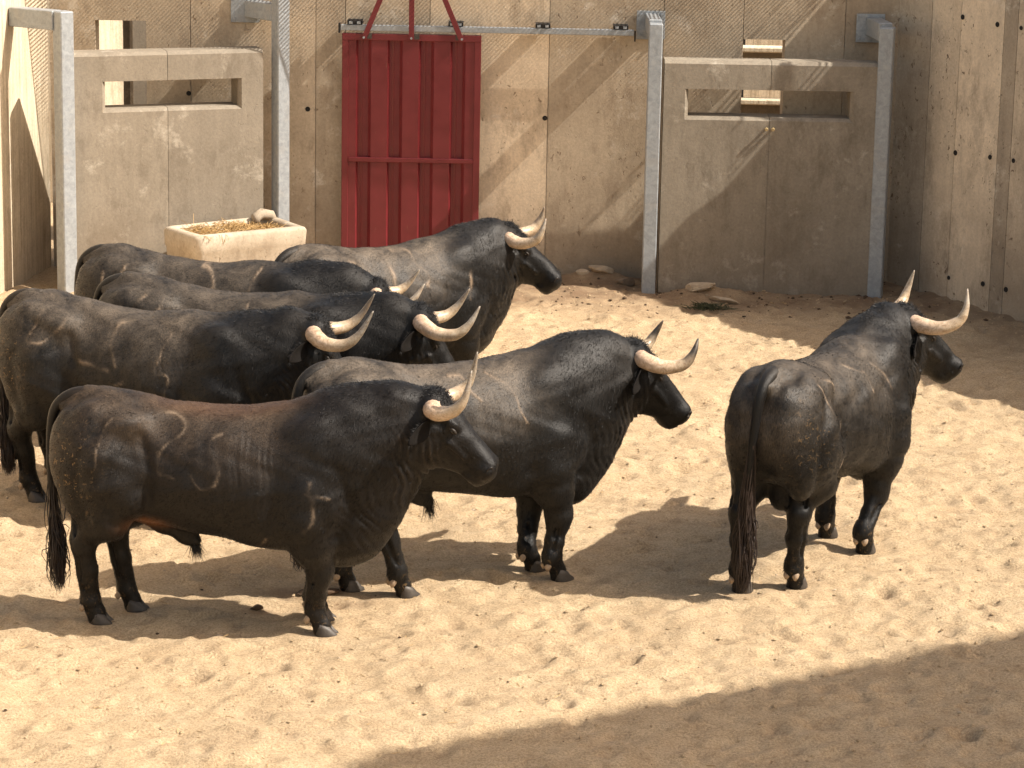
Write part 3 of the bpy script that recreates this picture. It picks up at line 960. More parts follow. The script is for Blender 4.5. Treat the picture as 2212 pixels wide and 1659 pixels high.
def surface_nets(D, lo, h):
    inside = D < 0
    nx_, ny_, nz_ = D.shape
    acc = np.zeros((nx_ - 1, ny_ - 1, nz_ - 1, 3), np.float32)
    cnt = np.zeros((nx_ - 1, ny_ - 1, nz_ - 1), np.float32)
    # edges along each axis: 4 per axis per cell
    for ax in range(3):
        o1, o2 = [a for a in range(3) if a != ax]
        lo_s = [slice(None)] * 3; hi_s = [slice(None)] * 3
        lo_s[ax] = slice(0, -1); hi_s[ax] = slice(1, None)
        A = D[tuple(lo_s)]; B = D[tuple(hi_s)]
        cr = (A < 0) != (B < 0)
        t = np.where(cr, A / np.where(cr, A - B, 1), 0).astype(np.float32)
        crf = cr.astype(np.float32)
        for i in (0, 1):
            for j in (0, 1):
                s_ = [slice(None)] * 3
                s_[o1] = slice(i, D.shape[o1] - 1 + i); s_[o2] = slice(j, D.shape[o2] - 1 + j)
                c = crf[tuple(s_)]
                cnt += c
                acc[..., ax] += t[tuple(s_)]
                acc[..., o1] += c * i
                acc[..., o2] += c * j
    ok = cnt > 0
    idx = -np.ones(ok.shape, np.int64)
    n = int(ok.sum()); idx[ok] = np.arange(n)
    cells = np.argwhere(ok)
    V = (cells + acc[ok] / cnt[ok][:, None]) * h + np.array(lo)
    Q = []
    for ax in range(3):
        o1, o2 = (ax + 1) % 3, (ax + 2) % 3
        lo_s = [slice(1, -1)] * 3; hi_s = [slice(1, -1)] * 3
        lo_s[ax] = slice(0, -1); hi_s[ax] = slice(1, None)
        A = inside[tuple(lo_s)]; B = inside[tuple(hi_s)]
        e = np.argwhere(A != B)
        if len(e) == 0: continue
        flip = A[tuple(e.T)]
        off = np.ones(3, int); off[ax] = 0
        e = e + off
        def at(d1, d2):
            q = e.copy(); q[:, o1] -= d1; q[:, o2] -= d2
            return idx[tuple(q.T)]
        q = np.stack([at(1, 1), at(0, 1), at(0, 0), at(1, 0)], -1)
        q[~flip] = q[~flip][:, ::-1]
        Q.append(q)
    Q = np.concatenate(Q)
    Q = Q[(Q >= 0).all(1)]
    return V, Q

def lap_smooth(V, Q, it, lam=.5):
    E_ = np.concatenate([Q[:, [0, 1]], Q[:, [1, 2]], Q[:, [2, 3]], Q[:, [3, 0]]])
    n = len(V)
    deg = np.bincount(E_[:, 0], minlength=n) + np.bincount(E_[:, 1], minlength=n)
    for k in range(it):
        l = lam if k % 2 == 0 else -lam * .92
        S = np.stack([np.bincount(E_[:, 0], V[E_[:, 1], c], n) + np.bincount(E_[:, 1], V[E_[:, 0], c], n) for c in range(3)], -1)
        V = V + l * (S / deg[:, None] - V)
    return V

def polydist(x, z, pts):
    d = np.full(x.shape, 9.0)
    for (a, b) in zip(pts[:-1], pts[1:]):
        ax_, az_ = a; bx, bz = b
        ux, uz = bx - ax_, bz - az_
        t = np.clip(((x - ax_) * ux + (z - az_) * uz) / (ux * ux + uz * uz + 1e-9), 0, 1)
        d = np.minimum(d, np.hypot(x - ax_ - t * ux, z - az_ - t * uz))
    return d

def strands(name, mat, parent, roots, dirs, lens, rad, curl=.0, seg=4, sides=3, seed=0, grav=0.0, kind=None):
    r = np.random.default_rng(seed); m = MB()
    for p, d, l in zip(roots, dirs, lens):
        p = np.array(p, float); d = np.array(d, float); d /= np.linalg.norm(d) + 1e-9
        pts = [p]; c = r.normal(0, 1, 3); c /= np.linalg.norm(c)
        for k in range(seg):
            d = d + c * curl + np.array([0, 0, -grav]) + r.normal(0, .06, 3); d /= np.linalg.norm(d)
            p = p + d * l / seg; pts.append(p)
        m.tube(pts, [rad * (1 - .85 * i / seg) for i in range(seg + 1)], sides, False)
    return m.build(name, mat, parent, True, kind=kind)

PROF_X = [-1.00, -.95, -.90, -.82, -.72, -.60, -.45, -.30, -.10, .10, .30, .45, .60, .75, .88, 1.00, 1.10]
PROF_T = [1.05, 1.18, 1.285, 1.355, 1.385, 1.38, 1.35, 1.32, 1.305, 1.31, 1.335, 1.37, 1.405, 1.425, 1.405, 1.34, 1.22]
PROF_B = [.98, .86, .78, .70, .66, .65, .62, .595, .56, .53, .505, .47, .43, .42, .52, .68, .90]
PROF_W = [.03, .09, .135, .19, .235, .265, .275, .295, .33, .345, .325, .29, .255, .225, .185, .14, .06]

def rot_zy(yaw, pitch):
    """head frame: columns a (towards the muzzle), y (left), n (off the forehead)"""
    cy, sy = math.cos(yaw), math.sin(yaw); cp, sp = math.cos(pitch), math.sin(pitch)
    a = np.array([cy * cp, sy * cp, -sp]); l = np.array([-sy, cy, 0.0]); n = np.cross(a, l)
    return np.stack([a, l, n], 1)

HEAD_A = [-.06, -.03, .0, .06, .12, .18, .26, .34, .42, .48, .53, .565]
HEAD_T = [-.07, -.02, .005, .022, .024, .018, .004, -.010, -.024, -.036, -.056, -.10]
HEAD_B = [-.13, -.22, -.28, -.325, -.340, -.330, -.305, -.268, -.238, -.232, -.218, -.16]
HEAD_W = [.05, .105, .126, .138, .142, .138, .120, .102, .096, .104, .098, .045]

def make_bull(key, label, h=.012, poll=(1.13, 0, 1.36), yaw=0.0, pitch=50.0, roll=0.0, mat=None, scars=(), dust=.5, mud=.3, rust=0.0,
              horn=None, horn_tip=.6, tail=0.0, seed=0, prof=None, pink=0.0, tail_tip=None, drop=0.0, hs=1.0, fur=36000, girth=1.0):
    B = HERD[key]; S = B['s']; th = math.radians(B['h'])
    ox, oy = B['o']; r = np.random.default_rng(seed)
    root = empty('bull', (ox, oy, 0), th, label=label, cat='bull', group='black fighting bulls standing on the sand')
    root.scale = (S, S, S)
    feet = []
    for fx, fy in B['feet']:
        dx, dy = fx - ox, fy - oy
        feet.append(((dx * math.cos(th) + dy * math.sin(th)) / S, (-dx * math.sin(th) + dy * math.cos(th)) / S))
    F = Field((-1.10, -.62, -.03), (1.78, .62, 1.52), h)
    T_, B_, W_ = [t - drop * min(1, max(0, (x - .3) / .4)) for x, t in zip(PROF_X, PROF_T)], PROF_B, PROF_W
    # --- torso loft
    g = F.sub((-1.05, -.5, .3), (1.15, .5, 1.5), 0)
    sl, X, Y, Z = g
    x1 = X[:, 0, 0]
    tt = smooth_interp(x1, PROF_X, T_)[:, None, None].astype(np.float32)
    bb = smooth_interp(x1, PROF_X, B_)[:, None, None].astype(np.float32)
    ww = girth * np.maximum(smooth_interp(x1, PROF_X, W_), .01)[:, None, None].astype(np.float32)
    zc = bb + (tt - bb) * .46
    hu = tt - zc; hd = zc - bb
    hh = np.where(Z > zc, hu, hd)
    pu = 2.15 - .25 * np.exp(-((x1 - .7) / .35) ** 2)[:, None, None]
    pp = np.where(Z > zc, pu, 2.2).astype(np.float32)
    wz = ww * np.where(Z > zc, 1.0 - .12 * ((Z - zc) / hu).clip(0, 1), 1.0)
    rho = (np.abs(Y / wz) ** pp + np.abs((Z - zc) / hh) ** pp) ** (1 / pp)
    d = (rho - 1) * np.minimum(wz, hh) * .95
    ends = np.maximum(-.98 - X, X - 1.08)
    F.D[sl] = np.minimum(F.D[sl], np.maximum(d, ends)).astype(np.float32)
    for s in (-1, 1):
        F.ellipsoid((-.72, s * .165, .96), (.215, .135, .37), k=.07)            # thigh
        F.ellipsoid((-.87, s * .105, 1.02), (.115, .10, .26), k=.06)           # buttock
        F.ellipsoid((-.54, s * .17, 1.215), (.09, .06, .06), k=.10)         # hook bone
        F.ellipsoid((.52, s * .185, .96), (.20, .11, .33), k=.10)            # shoulder
        F.ellipsoid((.60, s * .19, .80), (.12, .10, .14), k=.06)
        F.ellipsoid((.44, s * .215, .76), (.13, .085, .15), k=.06)             # triceps
        F.ellipsoid((.28, s * .18, .82), (.3, .13, .27), k=.08)                # barrel
        F.ellipsoid((.70, s * .11, 1.08 - drop * .9), (.24, .13, .28), k=.10)               # neck base
    F.ellipsoid((.70, 0, .58), (.16, .11, .15), k=.07)                          # brisket
    F.ellipsoid((.74, 0, 1.285 - drop), (.26, .14, .13), k=.10)                      # crest hump
    F.capsule((-.80, 0, 1.33), (-.93, 0, 1.28), .045, .04, .05)                 # tail head
    # --- legs
    hoofs = []
    for i, s in ((0, -1), (1, 1)):
        fx, fy = feet[i]
        E_ = (.49, s * .205, .70)
        kx = .45 * .52 + .55 * fx + .025; ky = .5 * E_[1] + .5 * fy
        K = (kx, ky, .405)
        Fk = (fx - .012, fy, .135)
        F.chain([(.50, s * .20, .86), E_, (E_[0] * .55 + K[0] * .45, E_[1] * .6 + ky * .4, .56), (K[0], ky, .44)], [.145, .137, .113, .080], .05)
        F.chain([(K[0], ky, .44), (K[0] + .004, ky, .39), (K[0] - .004, ky, .34), ((K[0] + Fk[0]) / 2 - .004, (ky + fy) / 2, .25), (Fk[0], fy, .165)],
                [.079, .077, .065, .057, .056], .025)
        F.chain([(Fk[0], fy, .165), Fk, (fx + .022, fy, .072), (fx + .03, fy, .03)], [.052, .057, .049, .052], .02)
        F.ellipsoid((E_[0] - .095, s * .20, .70), (.05, .045, .06), k=.05)      # elbow point
        F.ellipsoid((K[0] + .03, ky, .41), (.048, .062, .06), k=.025)
        F.chain([(K[0] - .045, ky, .37), ((K[0] + Fk[0]) / 2 - .045, (ky + fy) / 2, .25), (Fk[0] - .035, fy, .15)], [.022, .017, .026], .018)
        for s2 in (-1, 1):
            F.capsule((K[0] - .022, ky + s2 * .045, .34), (Fk[0] - .022, fy + s2 * .045, .20), .007, .007, .02, carve=True)
        hoofs.append((fx + .03, fy, 0 if not s else 0))
    for i, s in ((2, -1), (3, 1)):
        fx, fy = feet[i]
        St = (-.50 + .25 * (fx + .73), s * .185, .80)
        Hk = (-.035 + fx * .80 - .20 * .80 + .01, .5 * s * .16 + .5 * fy, .505)
        Fk = (fx - .015, fy, .14)
        F.chain([(-.66, s * .17, 1.0), St], [.17, .125], .06)
        F.chain([(-.64, s * .17, .86), ((St[0] + Hk[0]) / 2 + .01, s * .17, .665), (Hk[0] + .018, Hk[1], .54)], [.175, .122, .074], .045)
        F.chain([(-.80, s * .14, .86), (Hk[0] - .03, Hk[1], .60), (Hk[0] - .045, Hk[1], .525)], [.10, .034, .036], .03)   # hamstring cord
        F.chain([(Hk[0] + .015, Hk[1], .54), (Hk[0] - .002, Hk[1], .49), (Hk[0] * .55 + Fk[0] * .45, (Hk[1] + fy) / 2, .33), (Fk[0], fy, .17)],
                [.070, .069, .058, .054], .03)
        F.capsule((Hk[0] - .045, Hk[1], .525), (Hk[0] - .05, Hk[1], .50), .032, .028, .02)
        for s2 in (-1, 1):
            F.ellipsoid((Hk[0] + .01, Hk[1] + s2 * .035, .49), (.045, .03, .05), k=.02)
            F.capsule((Hk[0] - .035, Hk[1] + s2 * .045, .64), (Hk[0] - .028, Hk[1] + s2 * .045, .54), .012, .010, .02, carve=True)
            F.capsule((Hk[0] - .022, Hk[1] + s2 * .045, .42), (Fk[0] - .022, fy + s2 * .045, .21), .007, .007, .02, carve=True)
        F.chain([(Fk[0], fy, .17), Fk, (fx + .02, fy, .072), (fx + .028, fy, .03)], [.050, .056, .048, .051], .02)
        hoofs.append((fx + .028, fy, 0))
    # sheath, scrotum
    F.chain([(-.52, 0, .66), (-.36, 0, .60), (-.24, 0, .545), (-.18, 0, .50)], [.04, .045, .045, .030], .05, 1.3)
    F.ellipsoid((-.64, 0, .60), (.07, .075, .115), k=.035)
    # --- head
    yw = math.radians(yaw); pt = math.radians(pitch)
    R = rot_zy(yw, pt)
    if roll:
        rr_ = math.radians(roll); c_, s_ = math.cos(rr_), math.sin(rr_)
        R = R @ np.array([[1, 0, 0], [0, c_, -s_], [0, s_, c_]])
    P0 = np.array(poll, float)
    Hh = lambda a, l, n: P0 + R @ (np.array([a, l, n], float) * hs)
    # neck
    N0 = np.array((.72, 0, 1.02 - drop * .9)); N1 = Hh(.10, 0, -.15)
    nd = N1 - N0
    for t in (0, .22, .44, .66, .86):
        c = N0 + nd * t + np.array((0, 0, .035 * math.sin(PI * t)))
        a = nd / np.linalg.norm(nd) * (1 - .5 * t) + R[:, 0] * .0
        a = a / np.linalg.norm(a)
        l = np.cross((0, 0, 1), a); l /= np.linalg.norm(l); n_ = np.cross(a, l)
        RR = np.stack([a, l, n_], 1)
        F.ellipsoid(c, (.17 - .03 * t, .215 - .085 * t, .385 - .19 * t), RR, k=.07)
    cr0 = np.array((.80, 0, 1.30 - drop)); cr1 = Hh(-.01, 0, -.09)
    mid = (cr0 + cr1) / 2 + np.array((0, 0, .03))
    F.chain([cr0, mid, cr1], [.115, .105, .09], .07)
    thr = Hh(.10, 0, -.27)
    F.chain([thr, thr * .55 + np.array((.84, 0, .66)) * .45 + np.array((0, 0, -.02)), np.array((.80, 0, .60)), np.array((.60, 0, .47))],
            [.055, .06, .075, .06], .07, 1.35)
    # skull loft in the head frame
    g = F.sub(P0 - .68, P0 + .68, 0); sl, X, Y, Z = g
    x, y, z = (X - P0[0]) / hs, (Y - P0[1]) / hs, (Z - P0[2]) / hs
    a_ = (R[0, 0] * x + R[1, 0] * y + R[2, 0] * z); l_ = (R[0, 1] * x + R[1, 1] * y + R[2, 1] * z); n_ = (R[0, 2] * x + R[1, 2] * y + R[2, 2] * z)
    msk = (a_ > -.14) & (a_ < .64) & (np.abs(l_) < .26) & (n_ > -.42) & (n_ < .14)
    am, lm, nm = a_[msk], l_[msk], n_[msk]
    T2 = smooth_interp(am, HEAD_A, HEAD_T); B2 = smooth_interp(am, HEAD_A, HEAD_B); W2 = np.maximum(smooth_interp(am, HEAD_A, HEAD_W), .01)
    zc = B2 + (T2 - B2) * .60
    hh = np.where(nm > zc, T2 - zc, zc - B2)
    w2 = W2 * np.where(nm > zc, 1, 1 - .34 * ((zc - nm) / (zc - B2)).clip(0, 1))
    p = 2.5
    rho = (np.abs(lm / w2) ** p + np.abs((nm - zc) / hh) ** p) ** (1 / p)
    d = (rho - 1) * np.minimum(w2, hh) * .95
    d = np.maximum(d, np.maximum(-.055 - am, am - .56))
    tmp = np.full(a_.shape, .3, np.float32); tmp[msk] = d * hs
    F.union(sl, tmp, .035)
    for s in (-1, 1):
        F.ellipsoid(Hh(.168, s * .118, -.036), (.052, .028, .030), R, k=.022)    # brow
        F.ellipsoid(Hh(.10, s * .150, -.075), (.045, .022, .040), R, k=.02, carve=True)   # temple
        F.capsule(Hh(.235, s * .125, -.125), Hh(.36, s * .102, -.135), .016, .010, .025)  # facial crest
        F.capsule(Hh(.27, s * .135, -.175), Hh(.22, s * .135, -.27), .016, .012, .03, carve=True)
        F.ellipsoid(Hh(.13, s * .098, -.19), (.10, .04, .085), R, k=.04)         # cheek
        F.ellipsoid(Hh(.495, s * .060, -.092), (.050, .038, .046), R, k=.02)     # nostril wing
        F.capsule(Hh(.02, s * .07, -.045), Hh(.04, s * .13, -.05), .062, .052, .03)   # horn boss
        F.chain_carve([Hh(.560, s * .02, -.172), Hh(.525, s * .085, -.176), Hh(.44, s * .108, -.180), Hh(.37, s * .108, -.166)], [.010, .010, .009, .006], .008)  # mouth
    F.ellipsoid(Hh(.465, 0, -.205), (.065, .070, .035), R, k=.02)                    # chin
    F.ellipsoid(Hh(.02, 0, -.005), (.075, .075, .05), R, k=.03)                    # curly poll
    # --- fine relief, only where the skin is
    idx = np.nonzero(np.abs(F.D) < .045)
    px, py_, pz = F.ax[0][idx[0]], F.ax[1][idx[1]], F.ax[2][idx[2]]
    rel = np.zeros(len(px), np.float32)
    def groove(pts, amp, sig, fade=False):
        dd = polydist(px, pz, pts)
        v = amp * np.exp(-(dd / sig) ** 2)
        side = np.clip(np.abs(py_) / .10, 0, 1)
        if fade: side = side * np.clip((1.22 - pz) / .35, 0, 1)
        rel[:] += v * side
    groove([(.40, 1.25), (.31, .95), (.31, .72)], .018, .055, True)
    groove([(.58, 1.35), (.66, 1.05), (.74, .82), (.68, .64)], .018, .045, True)
    groove([(-.44, 1.16), (-.385, .98), (-.40, .80), (-.44, .70)], .016, .035)
    groove([(-.66, 1.22), (-.80, 1.0), (-.78, .80), (-.72, .62)], .009, .028)
    groove([(-.60, 1.05), (-.62, .85), (-.60, .66)], .005, .025)
    groove([(.40, .62), (.52, .60), (.60, .70)], .006, .02)
    rel += .008 * np.exp(-((px + .34) / .08) ** 2 - ((pz - 1.22) / .05) ** 2) * np.clip(np.abs(py_) / .1, 0, 1)
    rel += .0014 * np.sin(2 * PI * (px + .12 * (pz - 1)) / .088) * np.exp(-((px - .0) / .24) ** 4) * np.exp(-((pz - .95) / .22) ** 4)
    # skin folds on the neck and behind the shoulder
    hx = P0[0]
    v = px * math.cos(yw * .6) + py_ * math.sin(yw * .6)
    wob = .02 * np.sin(pz * 9 + seed) + .012 * np.sin(pz * 23 + seed * 2)
    nk = np.exp(-((v - (hx - .10)) / .15) ** 4) * np.exp(-((pz - (P0[2] - .40)) / .22) ** 4)
    irr = .5 + .5 * np.sin(px * 31 + pz * 13 + seed) * np.sin(pz * 19 - px * 11)
    rel += .0105 * np.sin(2 * PI * (v + wob * 1.6 + .35 * (pz - 1)) / .040) * nk * irr
    def fold(ax_, ay_, az_):
        v_ = ax_ * math.cos(yw * .6) + ay_ * math.sin(yw * .6); w_ = .02 * np.sin(az_ * 9 + seed) + .012 * np.sin(az_ * 23 + seed * 2)
        i_ = .5 + .5 * np.sin(ax_ * 31 + az_ * 13 + seed) * np.sin(az_ * 19 - ax_ * 11)
        m_ = np.exp(-((v_ - (hx - .10)) / .15) ** 4) * np.exp(-((az_ - (P0[2] - .40)) / .22) ** 4)
        return np.clip(-np.sin(2 * PI * (v_ + w_ * 1.6 + .35 * (az_ - 1)) / .040) - .35, 0, 1) * m_ * i_
    nk2 = np.exp(-((px - .80) / .14) ** 4) * np.exp(-((pz - .74) / .2) ** 4)
    rel += .006 * np.sin(2 * PI * (px * .8 + pz * .45 + wob) / .042) * nk2 * irr
    nk3 = np.exp(-((px - .22) / .16) ** 4) * np.exp(-((pz - .92) / .26) ** 4)
    rel += .0042 * irr * np.sin(2 * PI * (px + wob * .7 + .1 * pz) / .034) * nk3
    rel += .0025 * np.sin(px * 21 + py_ * 9 + 3 * np.sin(pz * 17 + seed)) * np.sin(pz * 25 + px * 7)
    for s in (-1, 1):
        ec = Hh(.19, s * .13, -.05)
        de = np.sqrt((px - ec[0]) ** 2 + (py_ - ec[1]) ** 2 + (pz - ec[2]) ** 2)
        rel += .0028 * np.sin(2 * PI * (de + .006 * np.sin(pz * 60)) / .024) * np.exp(-((de - .05) / .035) ** 2)
        mc = Hh(.46, s * .08, -.12)
        dm = np.sqrt((px - mc[0]) ** 2 + (py_ - mc[1]) ** 2 + (pz - mc[2]) ** 2)
        rel += .0018 * np.sin(px * 190 + 2 * np.sin(pz * 80)) * np.exp(-(dm / .07) ** 2)
    rel += .0035 * np.sin(px * 13 + 2 * np.sin(pz * 11 + seed)) * np.sin(pz * 15 + py_ * 9 + seed)
    F.D[idx] += rel
    V, Q = surface_nets(F.D, F.lo, h)
    V = lap_smooth(V, Q, 4, .55)
    me = mesh_np('body', V, Q)
    # --- painted-on condition of the coat: dust, scars, mud (fixed to the skin)
    vx, vy, vz = V[:, 0], V[:, 1], V[:, 2]
    nrm = np.zeros(len(V) * 3, np.float32); me.vertices.foreach_get('normal', nrm); nrm = nrm.reshape(-1, 3)
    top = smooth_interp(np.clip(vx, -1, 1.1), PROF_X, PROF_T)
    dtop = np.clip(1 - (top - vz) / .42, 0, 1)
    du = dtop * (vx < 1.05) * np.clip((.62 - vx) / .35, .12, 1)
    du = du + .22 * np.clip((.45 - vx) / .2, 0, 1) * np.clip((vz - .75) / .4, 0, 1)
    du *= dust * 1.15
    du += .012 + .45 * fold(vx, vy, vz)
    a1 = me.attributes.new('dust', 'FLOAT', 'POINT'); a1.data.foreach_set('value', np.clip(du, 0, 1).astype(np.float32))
    sc_ = np.zeros(len(V))
    skm = dict(A=.5, B=.75, D=.75, E=.8).get(key, 1.0)
    for pts, wd_, side in scars:
        wd_ = wd_ * .72 + .0015
        pts = [tuple(q_) for q_ in catmull(pts, 4 * len(pts))]
        dd = polydist(vx + .004 * np.sin(vz * 47 + seed), vz + .004 * np.sin(vx * 51), pts)
        m_ = np.exp(-(dd / wd_) ** 2) * np.clip(.50 + .45 * np.sin(vx * 33 + vz * 27 + seed), .15, .85)
        if side == 'R': m_ *= (vy < 0.02)
        elif side == 'L': m_ *= (vy > -.02)
        sc_ = np.maximum(sc_, m_)
    sc_ *= skm
    a2 = me.attributes.new('scar', 'FLOAT', 'POINT'); a2.data.foreach_set('value', sc_.astype(np.float32))
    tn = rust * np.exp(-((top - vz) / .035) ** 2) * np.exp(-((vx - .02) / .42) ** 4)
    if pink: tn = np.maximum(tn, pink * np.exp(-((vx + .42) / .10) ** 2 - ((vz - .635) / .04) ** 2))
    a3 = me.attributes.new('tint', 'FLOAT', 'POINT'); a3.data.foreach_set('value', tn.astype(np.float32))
    md = mud * np.exp(-((vx + .84) / .14) ** 2) * np.exp(-((vz - .98) / .26) ** 2)
    lo_ = .5 * np.clip((.34 - vz) / .3, 0, 1)
    a4 = me.attributes.new('mud', 'FLOAT', 'POINT'); a4.data.foreach_set('value', np.maximum(md, lo_).astype(np.float32))
    body = link('body', me, mat or M_hide, root)
    # --- horns
    hk, hsz, sp_ = horn or (.5, 1.0, .27)
    mx = lambda a0, a1: tuple((p_ + (q_ - p_) * hk) * hsz for p_, q_ in zip(a0, a1))
    hp = [(.03, .085, -.045), (.036, .15, -.045)]
    for f_, (a0, a1) in ((.80, ((.053, .036), (.095, .040))), (.98, ((.092, .127), (.160, .128))), (1.02, ((.078, .236), (.156, .213))), (.93, ((-.01, .387), (.13, .30)))):
        aa2, nn2 = mx(a0, a1)
        hp.append((.03 + aa2, sp_ * f_, -.045 + nn2))
    rad0 = [.054, .052, .048, .042, .036, .028, .017, .004]
    for s in (-1, 1):
        pts = catmull([Hh(a, s * l, n) for a, l, n in hp], 28)
        rads = np.interp(np.linspace(0, 1, 28), np.linspace(0, 1, len(rad0)), rad0) * (1 + .02 * np.sin(np.arange(28) * 1.7))
        m = MB(); m.tube([tuple(p) for p in pts], list(rads), 16)
        hm = m.mesh('horn')
        ca = hm.color_attributes.new('Col', 'FLOAT_COLOR', 'POINT')
        cc = np.ones((len(hm.vertices), 4), np.float32)
        tpos = np.repeat(np.linspace(0, 1, 28), 16)
        stops = [0, .20, .50, .74 - .12 * horn_tip, .90 - .1 * horn_tip, 1]
        tipc = np.array([.045, .038, .03]) * horn_tip + np.array([.42, .38, .32]) * (1 - horn_tip)
        cols = np.array([(.60, .42, .33), (.62, .48, .36), (.60, .49, .36), np.array((.50, .41, .29)) * (1 - .25 * horn_tip), tipc * 1.25, tipc])
        for c in range(3): cc[:, c] = np.interp(tpos, stops, cols[:, c])
        ca.data.foreach_set('color', cc.ravel())
        link('horn', hm, M_horn, root, True)
    # --- ears
    for s in (-1, 1):
        base = Hh(.085, s * .115, -.115)
        out = R @ np.array([-.30, s * .85, -.42]) + np.array((-.05, 0, -.02)); out /= np.linalg.norm(out)
        upv = np.array((0, 0, 1.0)) - out * out[2]; wv = upv / np.linalg.norm(upv); dv = np.cross(out, wv) * s
        if dv[0] < 0: dv = -dv
        m = MB(); nl, na = 12, 14; L_ = .205
        for i in range(nl + 1):
            t = i / nl
            wd_ = .050 * (math.sin(PI * min(1, (t * .86 + .10))) ** .75) * (1 if t < .98 else .4) + .004
            c = base + out * L_ * t + wv * s * 0 + np.array((0, 0, -.05 * t * t))
            for k in range(na):
                a = 2 * PI * k / na
                cup = .024 * (math.cos(a) ** 2) * math.sin(PI * min(1, t + .1))
                m.v.append(tuple(c + wv * wd_ * math.cos(a) + dv * (.012 * math.sin(a) * (1 - .5 * t) + cup)))
        for i in range(nl):
            for k in range(na):
                k2 = (k + 1) % na
                m.f.append((i * na + k, i * na + k2, (i + 1) * na + k2, (i + 1) * na + k))
        m.f.append(tuple(nl * na + k for k in range(na)))
        ear = m.build('ear', M_ear, root, True)
        rs, ds, ls = [], [], []
        for k in range(110):
            t = r.uniform(.1, .98); e = r.choice([-1, 1])
            rs.append(base + out * L_ * t + np.array((0, 0, -.05 * t * t)) + wv * e * .042 * math.sin(PI * min(1, t * .86 + .1)) ** .7)
            ds.append(out * .8 + wv * e * .6 + r.normal(0, .25, 3)); ls.append(r.uniform(.012, .03))
        strands('ear_hair', M_hair, ear, rs, ds, ls, .0012, .1, 3, 3, seed, .1, kind='stuff')
    def surf(p, d_):
        p = np.array(p, float); d_ = np.array(d_, float) / np.linalg.norm(d_)
        for k_ in range(200):
            q = np.round((p - F.lo) / F.h).astype(int)
            q = np.clip(q, 0, F.n - 1)
            if F.D[tuple(q)] > -.001: return p
            p = p + d_ * .0025
        return p
    # --- eyes with lids, nostrils
    for s in (-1, 1):
        lat = R[:, 1] * s
        c = surf(Hh(.197, s * .06, -.062), lat) - lat * .004
        m = MB(); nn, mm = 10, 7
        for i in range(mm + 1):
            f_ = PI * i / mm
            for k in range(nn):
                a = 2 * PI * k / nn
                q = np.array([math.sin(f_) * math.cos(a) * .017, math.cos(f_) * .010, math.sin(f_) * math.sin(a) * .011])
                m.v.append(tuple(c + R @ q))
        for i in range(mm):
            for k in range(nn):
                k2 = (k + 1) % nn
                m.f.append((i * nn + k, i * nn + k2, (i + 1) * nn + k2, (i + 1) * nn + k))
        m.build('eye', M_eye, root, True)
        m = MB()
        for sg, nn0 in ((1, .004),):
            pts = [c + lat * (.009 - .006 * abs(math.cos(a))) + R[:, 0] * .024 * math.cos(a) + R[:, 2] * sg * .0125 * math.sin(a) for a in np.linspace(0, PI, 9)]
            m.tube([tuple(p) for p in pts], [.003] + [.005 + .003 * (sg > 0)] * 7 + [.003], 6)
        m.build('eyelid', M_lid, root, True)
        nd_ = R[:, 0] * .62 + lat * .78
        nc = surf(Hh(.46, s * .045, -.088), nd_)
        e1 = R[:, 2]; e2 = np.cross(nd_, e1); e2 /= np.linalg.norm(e2)
        m = MB()
        m.tube([tuple(nc + nd_ * .001 + (e1 * .020 * math.cos(a) + e2 * (.014 + .004 * math.cos(a)) * math.sin(a)) * hs) for a in np.linspace(0, 2 * PI, 15)], .0038, 6, False)
        m.build('nostril', M_nrim, root, True)
        m = MB()
        for a in np.linspace(0, 2 * PI, 14, endpoint=False):
            m.v.append(tuple(nc + nd_ * .0025 + (e1 * .018 * math.cos(a) + e2 * .0125 * math.sin(a)) * hs))
        m.v.append(tuple(nc - nd_ * .004))
        for k in range(14): m.f.append((k, (k + 1) % 14, 14))
        m.build('nostril_hollow', M_nost, root, False)
    # --- tail
    tl = tail
    tp = [(-.72, 0, 1.335), (-.86, .0, 1.335), (-.965, tl * .10, 1.265), (-1.003, tl * .3, 1.12), (-1.01, tl * .6, .90), (-1.0, tl * .8, .68), (-.985, tl, .50)]
    tpts = catmull(tp, 30)
    m = MB(); trd = np.interp(np.linspace(0, 1, 30), [0, .12, .3, .6, 1], [.052, .046, .034, .024, .017])
    m.tube([tuple(p) for p in tpts], list(trd), 12)
    tme = m.mesh('tail')
    for nm_, vals in (('dust', np.repeat(np.interp(np.linspace(0, 1, 30), [0, .25, .5], [dust * .8, dust * .25, 0]), 12)),):
        t_at = tme.attributes.new(nm_, 'FLOAT', 'POINT'); t_at.data.foreach_set('value', vals.astype(np.float32))
    link('tail', tme, mat or M_hide, root, True)
    end = np.array(tail_tip if tail_tip is not None else (-.97, tl * 1.15, .17))
    rs, ds, ls = [], [], []
    m = MB()
    for k in range(430):
        t0 = .60 + .40 * r.random() ** .6; p = tpts[int(t0 * 29)] + r.normal(0, .008, 3)
        e = end + np.array([r.normal(0, .018), r.normal(0, .022), abs(r.normal(0, .15))])
        q1 = p * .6 + e * .4 + r.normal(0, .012, 3); q2 = p * .25 + e * .75 + r.normal(0, .024, 3)
        cp = catmull([p, q1, q2, e], 8)
        m.tube([tuple(v_) for v_ in cp], [.0042, .0044, .0042, .0038, .0032, .0025, .0016, .0007], 3, False)
    m.build('tail_tuft', M_brush, root, True, kind='stuff')
